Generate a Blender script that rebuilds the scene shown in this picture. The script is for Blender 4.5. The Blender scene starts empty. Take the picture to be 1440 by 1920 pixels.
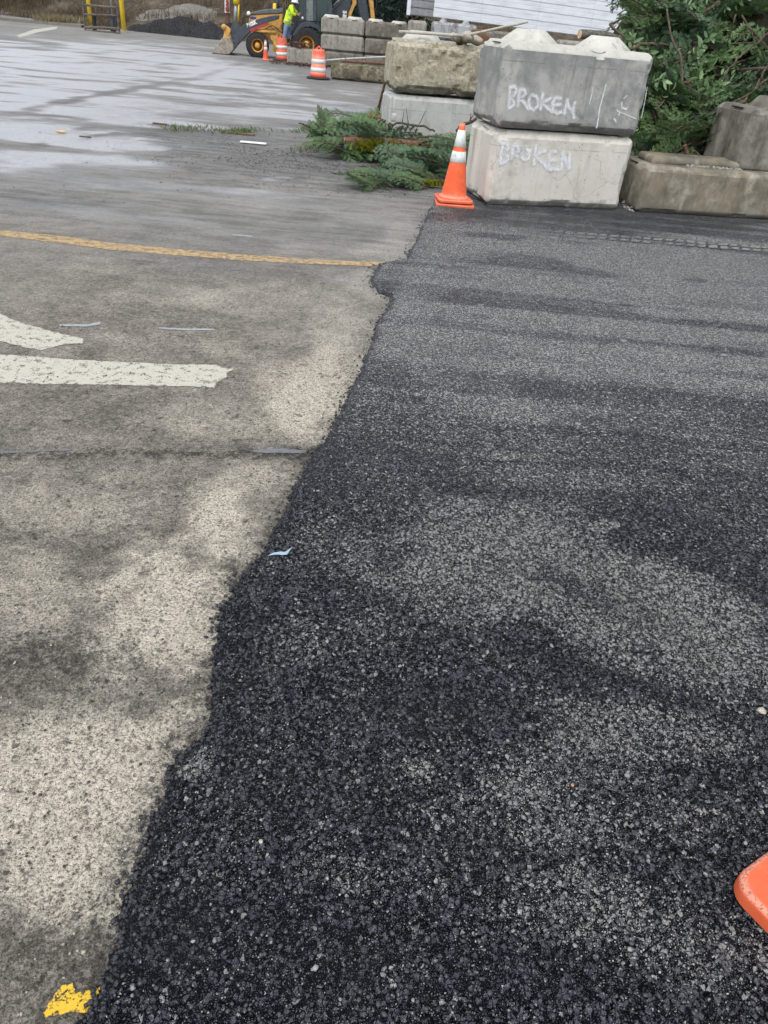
import bpy, bmesh, math, random
import numpy as np
from mathutils import Vector, Matrix
random.seed(7); rng = np.random.default_rng(11)
R = math.radians
C = bpy.context.scene.collection
sc = bpy.context.scene
# ------------------------------------------------------------------ camera
PITCH, ROLL, FPX, CAMH = 33.6, 5.5, 1386.0, 1.55
cam_d = bpy.data.cameras.new('camera'); cam = bpy.data.objects.new('camera', cam_d); C.objects.link(cam)
CM = Matrix.Rotation(R(90 - PITCH), 4, 'X') @ Matrix.Rotation(R(ROLL), 4, 'Z')
cam.matrix_world = Matrix.Translation((0, 0, CAMH)) @ CM
cam_d.sensor_fit = 'VERTICAL'; cam_d.sensor_height = 24; cam_d.sensor_width = 18
cam_d.lens = 24 * FPX / 1920
cam_d.clip_start = 0.05; cam_d.clip_end = 2000
sc.camera = cam
# ------------------------------------------------------------------ world, sun, exposure
SUN_EL, SUN_AZ = R(52), R(200)
w = bpy.data.worlds.new('World'); sc.world = w; w.use_nodes = True
nt = w.node_tree; nt.nodes.clear()
sky = nt.nodes.new('ShaderNodeTexSky'); sky.sky_type = 'NISHITA'; sky.sun_disc = False
sky.sun_elevation = SUN_EL; sky.sun_rotation = SUN_AZ; sky.dust_density = 4; sky.air_density = 1.2
hs = nt.nodes.new('ShaderNodeHueSaturation'); hs.inputs['Saturation'].default_value = 0.22
mx = nt.nodes.new('ShaderNodeMix'); mx.data_type = 'RGBA'; mx.inputs[0].default_value = 0.6
mx.inputs[7].default_value = (10.0, 10.6, 11.6, 1)
bg = nt.nodes.new('ShaderNodeBackground'); bg.inputs[1].default_value = 0.1
wo = nt.nodes.new('ShaderNodeOutputWorld')
nt.links.new(sky.outputs[0], hs.inputs['Color']); nt.links.new(hs.outputs[0], mx.inputs[6])
nt.links.new(mx.outputs[2], bg.inputs[0]); nt.links.new(bg.outputs[0], wo.inputs[0])
sd = bpy.data.lights.new('sun', 'SUN'); sd.energy = 1.1; sd.angle = R(22); sd.color = (1, 0.965, 0.91)
sun = bpy.data.objects.new('sun', sd); C.objects.link(sun)
sun.rotation_euler = (R(90) - SUN_EL, 0, R(180) - SUN_AZ + 0.0)
_dir = Vector((math.sin(SUN_AZ) * math.cos(SUN_EL), math.cos(SUN_AZ) * math.cos(SUN_EL), math.sin(SUN_EL)))
sun.rotation_euler = _dir.to_track_quat('Z', 'Y').to_euler()
sc.view_settings.view_transform = 'Standard'; sc.view_settings.look = 'None'
sc.view_settings.exposure = 0.48; sc.view_settings.gamma = 1; sc.view_settings.use_curve_mapping = False

sc.cycles.use_adaptive_sampling = True; sc.cycles.adaptive_threshold = 0.03; sc.cycles.max_bounces = 6; sc.cycles.diffuse_bounces = 3; sc.cycles.glossy_bounces = 3; sc.cycles.transparent_max_bounces = 8
# ------------------------------------------------------------------ pixel -> place helpers
CR = np.array(CM.to_3x3())
def ray(px, py): return CR @ np.array([(px - 720) / FPX, (960 - py) / FPX, -1.0])
def gz(y):
    t = np.clip((np.asarray(y, float) - 9) / 19, 0, 1); return -0.4 * t * t * (3 - 2 * t)
def PZ(px, py, z=0.0):
    d = ray(px, py); return np.array([0, 0, CAMH]) + d * (z - CAMH) / d[2]
def G(px, py):
    p = PZ(px, py, 0.0)
    if p[1] <= 9: return p
    z = 0.0
    for _ in range(28):
        t = min(1, max(0, (p[1] - 9) / 19)); z = .5 * z - .2 * t * t * (3 - 2 * t); p = PZ(px, py, z)
    return p
def YP(px, py, Y):
    d = ray(px, py); return Vector(np.array([0, 0, CAMH]) + d * Y / d[1])
def plane_hit(px, py, p0, n):
    d = Vector(ray(px, py)); o = Vector((0, 0, CAMH)); return o + d * ((p0 - o).dot(n) / d.dot(n))
# ------------------------------------------------------------------ numpy noise
def _h(i, j, k, s):
    n = (i * 374761393 + j * 668265263 + k * 2147483647 % 1000003 * 31 + s * 974634777) & 0xffffffff
    n = ((n ^ (n >> 13)) * 1274126177) & 0xffffffff
    return ((n ^ (n >> 16)) & 0xffff) / 65535.0
def vn(P, scale=1.0, seed=0):
    P = np.asarray(P, float) * scale; f = np.floor(P).astype(np.int64); t = P - f; t = t * t * (3 - 2 * t)
    r = 0
    for a in (0, 1):
        for b in (0, 1):
            for c in (0, 1):
                wgt = (t[:, 0] if a else 1 - t[:, 0]) * (t[:, 1] if b else 1 - t[:, 1]) * (t[:, 2] if c else 1 - t[:, 2])
                r = r + wgt * _h(f[:, 0] + a, f[:, 1] + b, f[:, 2] + c, seed)
    return r
def fbm(P, scale=1.0, seed=0, octv=4, gain=.5):
    r = 0; a = 1; n = 0
    for o in range(octv): r = r + a * vn(P, scale * 2 ** o, seed + o); n += a; a *= gain
    return r / n
def sstep(a, b, x):
    t = np.clip((x - a) / (b - a), 0, 1); return t * t * (3 - 2 * t)
# ------------------------------------------------------------------ object helpers
def tag(o, label=None, cat=None, group=None, kind=None):
    if label: o['label'] = label
    if cat: o['category'] = cat
    if group: o['group'] = group
    if kind: o['kind'] = kind
    return o
def thing(name, loc, label, cat, group=None):
    o = bpy.data.objects.new(name, None); C.objects.link(o); o.location = loc; o.empty_display_size = .1
    return tag(o, label, cat, group)
def offs(parent):
    v = Vector((0, 0, 0))
    while parent is not None: v += Vector(parent.location); parent = parent.parent
    return v
def mesh_obj(name, me, mat, parent=None, smooth=False):
    """me is in world coordinates"""
    o = bpy.data.objects.new(name, me); C.objects.link(o)
    if parent is not None:
        me.transform(Matrix.Translation(-offs(parent))); o.parent = parent
    if mat: me.materials.append(mat)
    if smooth: me.polygons.foreach_set('use_smooth', [True] * len(me.polygons))
    return o
def from_bm(name, bm, mat, parent=None, smooth=False):
    me = bpy.data.meshes.new(name); bm.normal_update(); bm.to_mesh(me); bm.free()
    return mesh_obj(name, me, mat, parent, smooth)
def from_np(name, V, F, mat, parent=None, smooth=False, recalc=False):
    me = bpy.data.meshes.new(name); V = np.asarray(V, np.float32)
    F = np.asarray(F, np.int32); k = F.shape[1]
    me.vertices.add(len(V)); me.vertices.foreach_set('co', V.ravel())
    me.loops.add(F.size); me.loops.foreach_set('vertex_index', F.ravel())
    me.polygons.add(len(F)); me.polygons.foreach_set('loop_start', np.arange(0, F.size, k, dtype=np.int32))
    me.update(calc_edges=True); me.validate()
    return mesh_obj(name, me, mat, parent, smooth)
def rebase(o):
    """put the origin of a single mesh thing at its base centre"""
    me = o.data; n = len(me.vertices); a = np.empty(n * 3, np.float32); me.vertices.foreach_get('co', a); a = a.reshape(-1, 3)
    b = Vector(((a[:, 0].min() + a[:, 0].max()) / 2, (a[:, 1].min() + a[:, 1].max()) / 2, a[:, 2].min()))
    me.transform(Matrix.Translation(-b)); o.location = b; return o
def tube(bm, pts, rad, n=8, cap=True):
    """tapered tube through pts, rad number or list"""
    pts = [Vector(p) for p in pts]; m = len(pts)
    if not hasattr(rad, '__len__'): rad = [rad] * m
    rings = []; up = None
    for i, p in enumerate(pts):
        d = (pts[min(i + 1, m - 1)] - pts[max(i - 1, 0)]).normalized()
        if up is None: up = d.orthogonal().normalized()
        up = (up - d * up.dot(d)); up = up.normalized() if up.length > 1e-6 else d.orthogonal().normalized()
        s = d.cross(up)
        rings.append([bm.verts.new(p + (up * math.cos(2 * math.pi * k / n) + s * math.sin(2 * math.pi * k / n)) * rad[i]) for k in range(n)])
    for a, b in zip(rings, rings[1:]):
        for k in range(n): bm.faces.new((a[k], a[(k + 1) % n], b[(k + 1) % n], b[k]))
    if cap: bm.faces.new(rings[0][::-1]); bm.faces.new(rings[-1])
def lathe(bm, c, prof, n=32, axis=None, cap=True):
    """prof: list of (r, t) along axis (default z) from c"""
    ax = Vector(axis or (0, 0, 1)).normalized(); u = ax.orthogonal().normalized(); v = ax.cross(u); c = Vector(c)
    rings = [[bm.verts.new(c + ax * t + (u * math.cos(2 * math.pi * k / n) + v * math.sin(2 * math.pi * k / n)) * r) for k in range(n)] for r, t in prof]
    for a, b in zip(rings, rings[1:]):
        for k in range(n): bm.faces.new((a[k], a[(k + 1) % n], b[(k + 1) % n], b[k]))
    if cap: bm.faces.new(rings[0][::-1]); bm.faces.new(rings[-1])
def prism(bm, pts, off):
    """polygon pts extruded by vector off"""
    a = [bm.verts.new(Vector(p)) for p in pts]; b = [bm.verts.new(Vector(p) + off) for p in pts]; n = len(a)
    bm.faces.new(a); bm.faces.new(b[::-1])
    for k in range(n): bm.faces.new((a[(k + 1) % n], a[k], b[k], b[(k + 1) % n]))
def fix(bm, bev=0.0, seg=1):
    bmesh.ops.recalc_face_normals(bm, faces=bm.faces)
    if bev: bmesh.ops.bevel(bm, geom=[e for e in bm.edges if e.calc_face_angle(0) > .5], offset=bev, segments=seg, affect='EDGES', clamp_overlap=True)
    return bm
def box(bm, c, s, M=None):
    r = bmesh.ops.create_cube(bm, size=1, matrix=Matrix.Translation(c) @ (M or Matrix.Identity(4)) @ Matrix.Diagonal((*s, 1)))
    return r['verts']

# ------------------------------------------------------------------ material helpers
class N:
    def __init__(s, name, rough=.6, spec=.5, metal=0, col=(.5, .5, .5)):
        s.m = bpy.data.materials.new(name); s.m.use_nodes = True; s.t = s.m.node_tree; s.t.nodes.clear()
        s.out = s.t.nodes.new('ShaderNodeOutputMaterial'); s.b = s.t.nodes.new('ShaderNodeBsdfPrincipled')
        s.t.links.new(s.b.outputs[0], s.out.inputs[0])
        s.set('Base Color', (*col, 1)); s.set('Roughness', rough); s.set('Specular IOR Level', spec); s.set('Metallic', metal)
        s.tc = s.t.nodes.new('ShaderNodeTexCoord').outputs['Object']
    def set(s, k, v):
        if hasattr(v, 'is_output') or isinstance(v, bpy.types.NodeSocket): s.t.links.new(v, s.b.inputs[k])
        else: s.b.inputs[k].default_value = v
    def lk(s, v, sock):
        if isinstance(v, bpy.types.NodeSocket): s.t.links.new(v, sock)
        else:
            if isinstance(v, tuple) and len(v) == 3 and sock.type == 'RGBA': v = (*v, 1)
            sock.default_value = v
    def map(s, scale=(1, 1, 1), loc=(0, 0, 0), src=None):
        n = s.t.nodes.new('ShaderNodeMapping'); n.inputs['Scale'].default_value = scale; n.inputs['Location'].default_value = loc
        s.lk(src or s.tc, n.inputs['Vector']); return n.outputs[0]
    def noise(s, scale, detail=4, rough=.55, vec=None, dist=0, col=False):
        n = s.t.nodes.new('ShaderNodeTexNoise'); s.lk(vec or s.tc, n.inputs['Vector'])
        n.inputs['Scale'].default_value = scale; n.inputs['Detail'].default_value = detail; n.inputs['Roughness'].default_value = rough; n.inputs['Distortion'].default_value = dist
        return n.outputs['Color' if col else 'Fac']
    def vor(s, scale, vec=None, feat='F1', rnd=1.0):
        n = s.t.nodes.new('ShaderNodeTexVoronoi'); n.feature = feat; s.lk(vec or s.tc, n.inputs['Vector'])
        n.inputs['Scale'].default_value = scale; n.inputs['Randomness'].default_value = rnd; return n
    def math(s, op, a, b=0.0, c=None, clamp=False):
        n = s.t.nodes.new('ShaderNodeMath'); n.operation = op; n.use_clamp = clamp
        s.lk(a, n.inputs[0]); s.lk(b, n.inputs[1])
        if c is not None: s.lk(c, n.inputs[2])
        return n.outputs[0]
    def rng(s, v, a, b, c=0.0, d=1.0, smooth=True):
        n = s.t.nodes.new('ShaderNodeMapRange'); n.interpolation_type = 'SMOOTHSTEP' if smooth else 'LINEAR'
        for i, x in enumerate((v, a, b, c, d)): s.lk(x, n.inputs[i])
        return n.outputs[0]
    def mix(s, f, a, b, mode='MIX'):
        n = s.t.nodes.new('ShaderNodeMix'); n.data_type = 'RGBA'; n.blend_type = mode; n.clamp_factor = True
        s.lk(f, n.inputs[0]); s.lk(a, n.inputs[6]); s.lk(b, n.inputs[7]); return n.outputs[2]
    def attr(s, name):
        n = s.t.nodes.new('ShaderNodeAttribute'); n.attribute_name = name; return n.outputs['Fac']
    def sep(s, v):
        n = s.t.nodes.new('ShaderNodeSeparateXYZ'); s.lk(v, n.inputs[0]); return n.outputs
    def bump(s, h, dist=.01, st=1.0):
        n = s.t.nodes.new('ShaderNodeBump'); n.inputs['Strength'].default_value = st; n.inputs['Distance'].default_value = dist
        s.lk(h, n.inputs['Height']); s.set('Normal', n.outputs[0]); return n.outputs[0]

def simple(name, col, rough=.5, var=.15, scale=6, bump=0.0, metal=0, dirt=None, spec=.5):
    n = N(name, rough, spec, metal)
    f = n.noise(scale, 5); c = n.mix(n.rng(f, .3, .7), tuple(x * (1 - var) for x in col), tuple(min(1, x * (1 + var)) for x in col))
    if dirt:
        f2 = n.noise(scale * 2.3, 6, .65); c = n.mix(n.rng(f2, .5, .72), c, dirt)
    n.set('Base Color', c); n.set('Roughness', n.rng(n.noise(scale * 3), .3, .7, rough * .85, min(1, rough * 1.15)))
    if bump: n.bump(n.noise(scale * 12, 4), bump)
    return n.m

def warped(n, sc, amt):
    wv = n.noise(sc, 2, .5, col=True); vec = n.t.nodes.new('ShaderNodeVectorMath'); vec.operation = 'MULTIPLY_ADD'
    n.lk(wv, vec.inputs[0]); vec.inputs[1].default_value = (amt,) * 3; n.lk(n.tc, vec.inputs[2]); return vec.outputs[0]
def stone_layer(n, sc, v, lo=.0, hi=.10):
    """angular crushed stones: cell value outputs, a flat-topped profile with a narrow gap and a random tilt of each top"""
    A = n.vor(sc, v); E_ = n.vor(sc, v, 'DISTANCE_TO_EDGE'); s_ = n.sep(A.outputs['Color'])
    prof = n.rng(E_.outputs['Distance'], lo, hi)
    df = n.t.nodes.new('ShaderNodeVectorMath'); df.operation = 'SUBTRACT'; n.lk(v, df.inputs[0]); n.lk(A.outputs['Position'], df.inputs[1])
    cs = n.t.nodes.new('ShaderNodeVectorMath'); cs.operation = 'SUBTRACT'; n.lk(A.outputs['Color'], cs.inputs[0]); cs.inputs[1].default_value = (.5, .5, .5)
    dt = n.t.nodes.new('ShaderNodeVectorMath'); dt.operation = 'DOT_PRODUCT'; n.lk(df.outputs[0], dt.inputs[0]); n.lk(cs.outputs[0], dt.inputs[1])
    tilt = n.math('MULTIPLY', dt.outputs['Value'], sc * 1.3)
    return s_, prof, tilt
def mat_new_asphalt():
    n = N('fresh_asphalt'); v = warped(n, 45, .009)
    sA, pA, tA = stone_layer(n, 96, v, .0, .18); sB, pB, tB = stone_layer(n, 205, v, .0, .22); F = n.vor(420, v); sF = n.sep(F.outputs['Color']); dF = F.outputs['Distance']
    dust = n.attr('dust'); damp_and_lip_shade = n.attr('damp_and_lip_shade'); fine = n.noise(600, 2, .6); mot = n.noise(28, 4, .6); packed = n.attr('packed')
    big = n.rng(sA[1], .52, .70)                                    # only some of the coarse cells carry a proud stone
    hA = n.math('MULTIPLY', n.math('MULTIPLY', pA, n.math('ADD', n.rng(sA[0], 0, 1, .55, 1), tA)), big)
    hB = n.math('MULTIPLY', pB, n.math('ADD', n.rng(sB[0], 0, 1, .35, 1), tB)); hF = n.rng(dF, .1, .65, 1, 0)
    h = n.math('ADD', n.math('MULTIPLY', hA, .50), n.math('ADD', n.math('MULTIPLY', hB, .36), n.math('MULTIPLY', hF, .14)))
    coat = n.mix(sB[1], (.013, .014, .021), (.084, .092, .120)); coat = n.mix(n.math('MULTIPLY', big, n.math('MULTIPLY', sA[2], .7)), coat, (.13, .14, .168)); coat = n.mix(n.math('MULTIPLY', packed, .55), coat, (.044, .047, .058))
    pale = n.mix(sB[0], (.28, .278, .265), (.78, .76, .70)); pale = n.mix(n.math('MULTIPLY', sF[1], .4), pale, (.28, .295, .31))
    thr = n.rng(n.math('ADD', dust, n.rng(mot, .3, .7, -.14, .14, False)), 0, 1, .945, .20, False)
    pick = n.math('MAXIMUM', n.math('MULTIPLY', n.math('GREATER_THAN', sB[2], thr), n.rng(pB, .5, .95)),
                  n.math('MULTIPLY', n.math('MULTIPLY', n.math('GREATER_THAN', sA[2], n.math('ADD', thr, .03)), n.rng(pA, .5, .95)), big))
    pick = n.math('MAXIMUM', pick, n.math('MULTIPLY', n.math('GREATER_THAN', sF[2], n.math('ADD', thr, .0)), n.rng(dF, .35, .55, 1, 0)))  # finest pale stones also carry small glints painted into their colour
    pick = n.math('MULTIPLY', pick, n.rng(fine, .25, .6, .25, .95))
    c = n.mix(pick, coat, pale)
    film = n.math('MULTIPLY', dust, n.rng(h, .26, .74, .0, .60)); c = n.mix(film, c, n.mix(dust, (.24, .243, .25), (.40, .39, .365)))
    c = n.mix(n.math('MULTIPLY', n.math('GREATER_THAN', sF[0], .9965), .7), c, (.34, .12, .05))
    gap = n.math('MAXIMUM', n.rng(h, .06, .40, .08, 1), n.math('MULTIPLY', packed, .45)); g = n.t.nodes.new('ShaderNodeMix'); g.data_type = 'RGBA'; g.blend_type = 'MULTIPLY'
    g.inputs[0].default_value = 1; n.lk(c, g.inputs[6]); n.lk(gap, g.inputs[7]); c = g.outputs[2]  # crevice shade between the stones is multiplied into the colour
    c = n.mix(n.math('MULTIPLY', damp_and_lip_shade, .72), c, (.017, .018, .023))
    n.set('Base Color', c)
    n.set('Roughness', n.math('ADD', n.rng(n.math('ADD', pick, n.math('MULTIPLY', dust, .6)), 0, 1, .24, .60), n.math('MULTIPLY', sB[0], .22))); n.set('Specular IOR Level', n.rng(h, .08, .5, .03, .70))
    n.bump(n.math('MULTIPLY', n.math('ADD', h, n.math('MULTIPLY', fine, .08)), n.rng(packed, 0, 1, 1, .42)), .011, 1.0)
    d = n.t.nodes.new('ShaderNodeDisplacement'); d.inputs['Midlevel'].default_value = .5
    n.lk(h, d.inputs['Height']); n.lk(n.math('MULTIPLY', n.attr('near'), .0095), d.inputs['Scale'])
    n.t.links.new(d.outputs[0], n.out.inputs['Displacement']); n.m.displacement_method = 'DISPLACEMENT'
    return n.m

def mat_old_asphalt():
    n = N('worn_asphalt'); v = warped(n, 30, .016)
    sA, pA, tA = stone_layer(n, 62, v, .0, .20); sB, pB, tB = stone_layer(n, 150, v, .0, .25); F = n.vor(400, v); sF = n.sep(F.outputs['Color'])
    dust = n.attr('dust'); damp_and_lip_shade = n.attr('damp_and_lip_shade'); wet_sheen = n.attr('wet_sheen')
    grain = n.noise(120, 6, .82); med = n.noise(34, 6, .75); br = n.noise(6, 6, .68); streak = n.noise(3.2, 6, .7, n.map(scale=(.55, 2.4, 1)))
    d2 = n.math('ADD', dust, n.math('ADD', n.rng(med, .25, .75, -.34, .34, False), n.rng(br, .25, .75, -.24, .24, False)), clamp=True)
    c = n.mix(n.rng(d2, .0, 1.0, 0, 1, False), (.128, .113, .090), (.62, .555, .45))
    st = n.mix(sB[0], (.06, .055, .05), (.42, .39, .34)); st = n.mix(n.math('GREATER_THAN', sA[1], .82), st, (.17, .19, .21))
    c = n.mix(n.math('MULTIPLY', pB, n.rng(sB[1], .35, 1, 0, .60)), c, st)
    c = n.mix(n.math('MULTIPLY', n.math('GREATER_THAN', sA[2], .86), n.math('MULTIPLY', pA, .55)), c, n.mix(sA[0], (.055, .058, .062), (.44, .39, .32)))
    c = n.mix(n.rng(grain, .40, .50, .80, 0), c, (.050, .043, .034))
    c = n.mix(n.rng(grain, .52, .60, 0, .62), c, n.mix(d2, (.30, .275, .235), (.74, .69, .58)))
    pit = n.math('MULTIPLY', n.math('GREATER_THAN', sF[0], .84), n.rng(F.outputs['Distance'], .3, .5, .85, 0)); c = n.mix(pit, c, (.03, .026, .022))
    pit2 = n.math('MULTIPLY', n.math('GREATER_THAN', sA[0], .975), n.rng(n.math('ADD', pA, n.rng(grain, .35, .65, -.6, .4)), .75, .95, 0, .85)); c = n.mix(pit2, c, (.024, .024, .026))
    c = n.mix(n.math('MULTIPLY', damp_and_lip_shade, n.rng(n.math('ADD', n.math('MULTIPLY', med, .6), n.math('MULTIPLY', grain, .4)), .40, .58, .95, .25)), c, (.040, .036, .032))
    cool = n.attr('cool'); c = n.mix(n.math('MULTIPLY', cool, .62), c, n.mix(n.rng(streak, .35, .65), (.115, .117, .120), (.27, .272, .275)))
    wet_sheen = n.math('MULTIPLY', wet_sheen, n.math('SUBTRACT', 1.0, n.math('MULTIPLY', damp_and_lip_shade, .9), clamp=True))
    c = n.mix(n.math('MULTIPLY', wet_sheen, n.rng(n.math('ADD', n.math('MULTIPLY', n.noise(14, 6, .8), .5), n.math('MULTIPLY', grain, .5)), .42, .54, .30, .95)), c, (.40, .405, .43))  # pale sky sheen of the wet area mixed into the base colour
    n.set('Base Color', c)
    n.set('Roughness', n.rng(n.math('MULTIPLY', wet_sheen, n.rng(br, .3, .62, .75, 1.0)), .05, .8, .85, .30)); n.set('Specular IOR Level', n.rng(wet_sheen, 0, .6, .35, .8))
    hh = n.math('ADD', n.math('MULTIPLY', pB, n.rng(sB[1], 0, 1, .1, .35)), n.math('ADD', n.math('MULTIPLY', grain, .6), n.math('MULTIPLY', pA, n.rng(sA[2], .5, 1, 0, .3))))
    hh = n.math('SUBTRACT', hh, n.math('MULTIPLY', n.math('MAXIMUM', pit, pit2), .4))
    hb = n.math('MULTIPLY', hh, n.rng(wet_sheen, 0, .8, 1, .45))
    n.bump(hb, .008, 1.0)
    d = n.t.nodes.new('ShaderNodeDisplacement'); d.inputs['Midlevel'].default_value = .6
    n.lk(hh, d.inputs['Height']); n.lk(n.math('MULTIPLY', n.attr('near'), .0035), d.inputs['Scale'])
    n.t.links.new(d.outputs[0], n.out.inputs['Displacement']); n.m.displacement_method = 'DISPLACEMENT'
    return n.m

def mat_concrete(name, base=(.42, .41, .37), dark=(.16, .165, .16), stain=.5, streak=.5, warm=0.0, pits=.5, rocky=0.0, moss=0.0, seed=0, top=None, seam=.58):
    n = N(name, .85, .3); sd_ = (seed * 3.7, seed * 1.3, seed * 2.1)
    v = n.map(loc=sd_); vs = n.map(scale=(1, 1, .22), loc=sd_)
    big = n.noise(1.7, 5, .6, v); mid = n.noise(9, 6, .65, v); fi = n.noise(90, 4, .7, v); stn = n.noise(7, 5, .6, vs)
    f = n.math('ADD', n.math('MULTIPLY', big, .6), n.math('MULTIPLY', mid, .4))
    c = n.mix(n.rng(f, .62 - stain * .35, .78 - stain * .3), base, dark)
    c = n.mix(n.math('MULTIPLY', n.rng(stn, .5, .68), streak), c, tuple(x * .55 for x in dark))
    c = n.mix(n.math('MULTIPLY', n.rng(n.noise(4, 4, .6, n.map(scale=(1.3, 1.3, .3), loc=(4 + seed, 2, 1))), .55, .75), .4 * streak + .15), c, tuple(min(1, x * 1.45) for x in base))
    c = n.mix(n.rng(fi, .5, .75, 0, .35), c, tuple(x * .45 for x in base)); c = n.mix(n.rng(fi, .2, .42, .25, 0), c, tuple(min(1, x * 1.5) for x in base))
    if warm: c = n.mix(n.math('MULTIPLY', n.rng(n.noise(3, 5, .65, n.map(loc=(9, seed, 3))), .42, .62), warm), c, (.36, .30, .20))
    if rocky:
        r = n.noise(16, 8, .75, v, dist=1.2); c = n.mix(n.rng(r, .47, .56, .75 * rocky, 0), c, (.14, .12, .085)); c = n.mix(n.rng(r, .55, .68, 0, .7 * rocky), c, (.50, .46, .34))
    V = n.vor(38, v); pt = n.math('MULTIPLY', n.math('GREATER_THAN', n.sep(V.outputs['Color'])[0], 1 - .14 * pits), n.rng(V.outputs['Distance'], .1, .25, .9, 0))
    c = n.mix(pt, c, (.05, .05, .045))
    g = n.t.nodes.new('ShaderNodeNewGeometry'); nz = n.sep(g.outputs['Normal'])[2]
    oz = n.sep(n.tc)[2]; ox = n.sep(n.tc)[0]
    seamz = n.math('ABSOLUTE', n.math('SUBTRACT', n.math('ADD', oz, n.math('MULTIPLY', n.noise(2, 2), .02)), seam)); c = n.mix(n.math('MULTIPLY', n.rng(seamz, .002, .007, .55, 0), n.rng(n.noise(5, 3), .4, .6)), c, tuple(x * .35 for x in base))
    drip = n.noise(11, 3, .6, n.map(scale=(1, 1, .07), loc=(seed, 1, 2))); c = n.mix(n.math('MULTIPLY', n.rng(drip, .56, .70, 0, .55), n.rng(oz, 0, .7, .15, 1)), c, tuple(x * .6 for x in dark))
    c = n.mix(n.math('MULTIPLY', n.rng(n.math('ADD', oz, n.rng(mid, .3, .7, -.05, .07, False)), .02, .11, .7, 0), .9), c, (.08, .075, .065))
    crk = n.vor(2.6, n.map(loc=(seed, 3, 1), src=warped(n, 5, .25)), 'DISTANCE_TO_EDGE').outputs['Distance']; c = n.mix(n.math('MULTIPLY', n.rng(crk, .002, .010, .5, 0), n.rng(n.noise(1.8, 2), .5, .6)), c, tuple(x * .3 for x in base))
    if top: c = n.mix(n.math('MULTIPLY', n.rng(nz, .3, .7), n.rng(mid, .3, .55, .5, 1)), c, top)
    if moss: c = n.mix(n.math('MULTIPLY', n.rng(n.math('ADD', n.noise(5, 6, .7, n.map(loc=(2, seed, 7))), n.math('MULTIPLY', nz, .12)), .60 - .1 * moss, .68 - .1 * moss), .85), c, (.07, .085, .02))
    n.set('Base Color', c)
    n.bump(n.math('SUBTRACT', n.math('ADD', n.math('MULTIPLY', fi, .25), n.math('MULTIPLY', mid, .6)), n.math('MULTIPLY', pt, .5)), .006 + .02 * rocky, .8)
    return n.m

def mat_leaf(name, c1, c2, rough=.45, spec=.5, trans=.25, scale=3):
    n = N(name, rough, spec); oi = n.t.nodes.new('ShaderNodeObjectInfo')
    f = n.noise(scale, 3); f = n.math('ADD', n.math('MULTIPLY', f, .6), n.math('MULTIPLY', n.attr('tint'), .4))
    c = n.mix(n.rng(f, .2, .8, 0, 1, False), c1, c2)
    n.set('Base Color', c)
    t = n.t.nodes.new('ShaderNodeBsdfTranslucent'); n.lk(c, t.inputs[0]); m = n.t.nodes.new('ShaderNodeMixShader'); m.inputs[0].default_value = trans
    n.t.links.new(n.b.outputs[0], m.inputs[1]); n.t.links.new(t.outputs[0], m.inputs[2]); n.t.links.new(m.outputs[0], n.out.inputs[0])
    return n.m

def mat_bark(name, c1=(.06, .045, .034), c2=(.155, .125, .095), moss=0):
    n = N(name, .9, .2); v = n.map(scale=(6, 6, 6)); f = n.noise(6, 6, .7, v)
    c = n.mix(n.rng(f, .35, .65), c1, c2)
    if moss: c = n.mix(n.math('MULTIPLY', n.rng(n.noise(7, 4), .45, .6), moss), c, (.20, .22, .02))
    n.set('Base Color', c); n.bump(f, .01); return n.m

def mat_paint(name, col, worn=.5, edge=True, rough=.65):
    """worn road paint: the coat is missing over the pits of the pavement and ragged at its rim"""
    n = N(name, rough, .35); g = n.noise(130, 6, .8); m = n.noise(22, 5, .7); e = n.attr('edge')
    k = n.math('ADD', n.math('MULTIPLY', g, .55), n.math('MULTIPLY', m, .45))
    k = n.math('SUBTRACT', k, n.rng(e, 0, 1, .28, 0, False))
    a = n.rng(k, .36 + .16 * worn, .41 + .16 * worn)
    c = n.mix(n.rng(g, .4, .7, 0, .5), col, tuple(x * .55 for x in col)); c = n.mix(n.rng(m, .35, .7, .0, .45), c, tuple(x * .62 for x in col))
    n.set('Base Color', c); n.set('Alpha', a); n.bump(g, .003, .6); return n.m

M = {}
M['new'] = mat_new_asphalt(); M['old'] = mat_old_asphalt()
def mat_orange(name, col=(.83, .115, .03)):
    n = N(name, .42, .45); f = n.noise(5, 5, .6); g = n.noise(60, 5, .7)
    c = n.mix(n.rng(f, .35, .7), col, (min(1, col[0] * 1.05), col[1] * 1.35, col[2] * 1.8))
    c = n.mix(n.rng(n.noise(14, 6, .75), .54, .70, 0, .5), c, (.78, .34, .21)); c = n.mix(n.rng(g, .58, .70, 0, .6), c, (.25, .07, .03))
    sc2 = n.noise(40, 6, .8, n.map(scale=(1, 7, 1))); c = n.mix(n.rng(sc2, .60, .68, 0, .75), c, (.07, .035, .03)); c = n.mix(n.rng(n.sep(n.tc)[2], .0, .12, .35, 0), c, (.30, .10, .06))
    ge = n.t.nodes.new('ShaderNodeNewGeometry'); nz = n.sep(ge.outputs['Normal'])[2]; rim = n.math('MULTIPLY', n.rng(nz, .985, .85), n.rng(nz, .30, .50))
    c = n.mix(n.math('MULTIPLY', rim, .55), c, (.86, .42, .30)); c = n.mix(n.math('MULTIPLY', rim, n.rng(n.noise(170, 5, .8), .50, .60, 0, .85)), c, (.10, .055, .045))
    scr = n.noise(26, 6, .85, n.map(scale=(5, .7, 1))); c = n.mix(n.rng(scr, .62, .67, 0, .6), c, (.30, .10, .06))
    n.set('Base Color', c); n.set('Roughness', n.rng(g, .3, .7, .35, .6)); n.bump(g, .0012); return n.m
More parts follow.
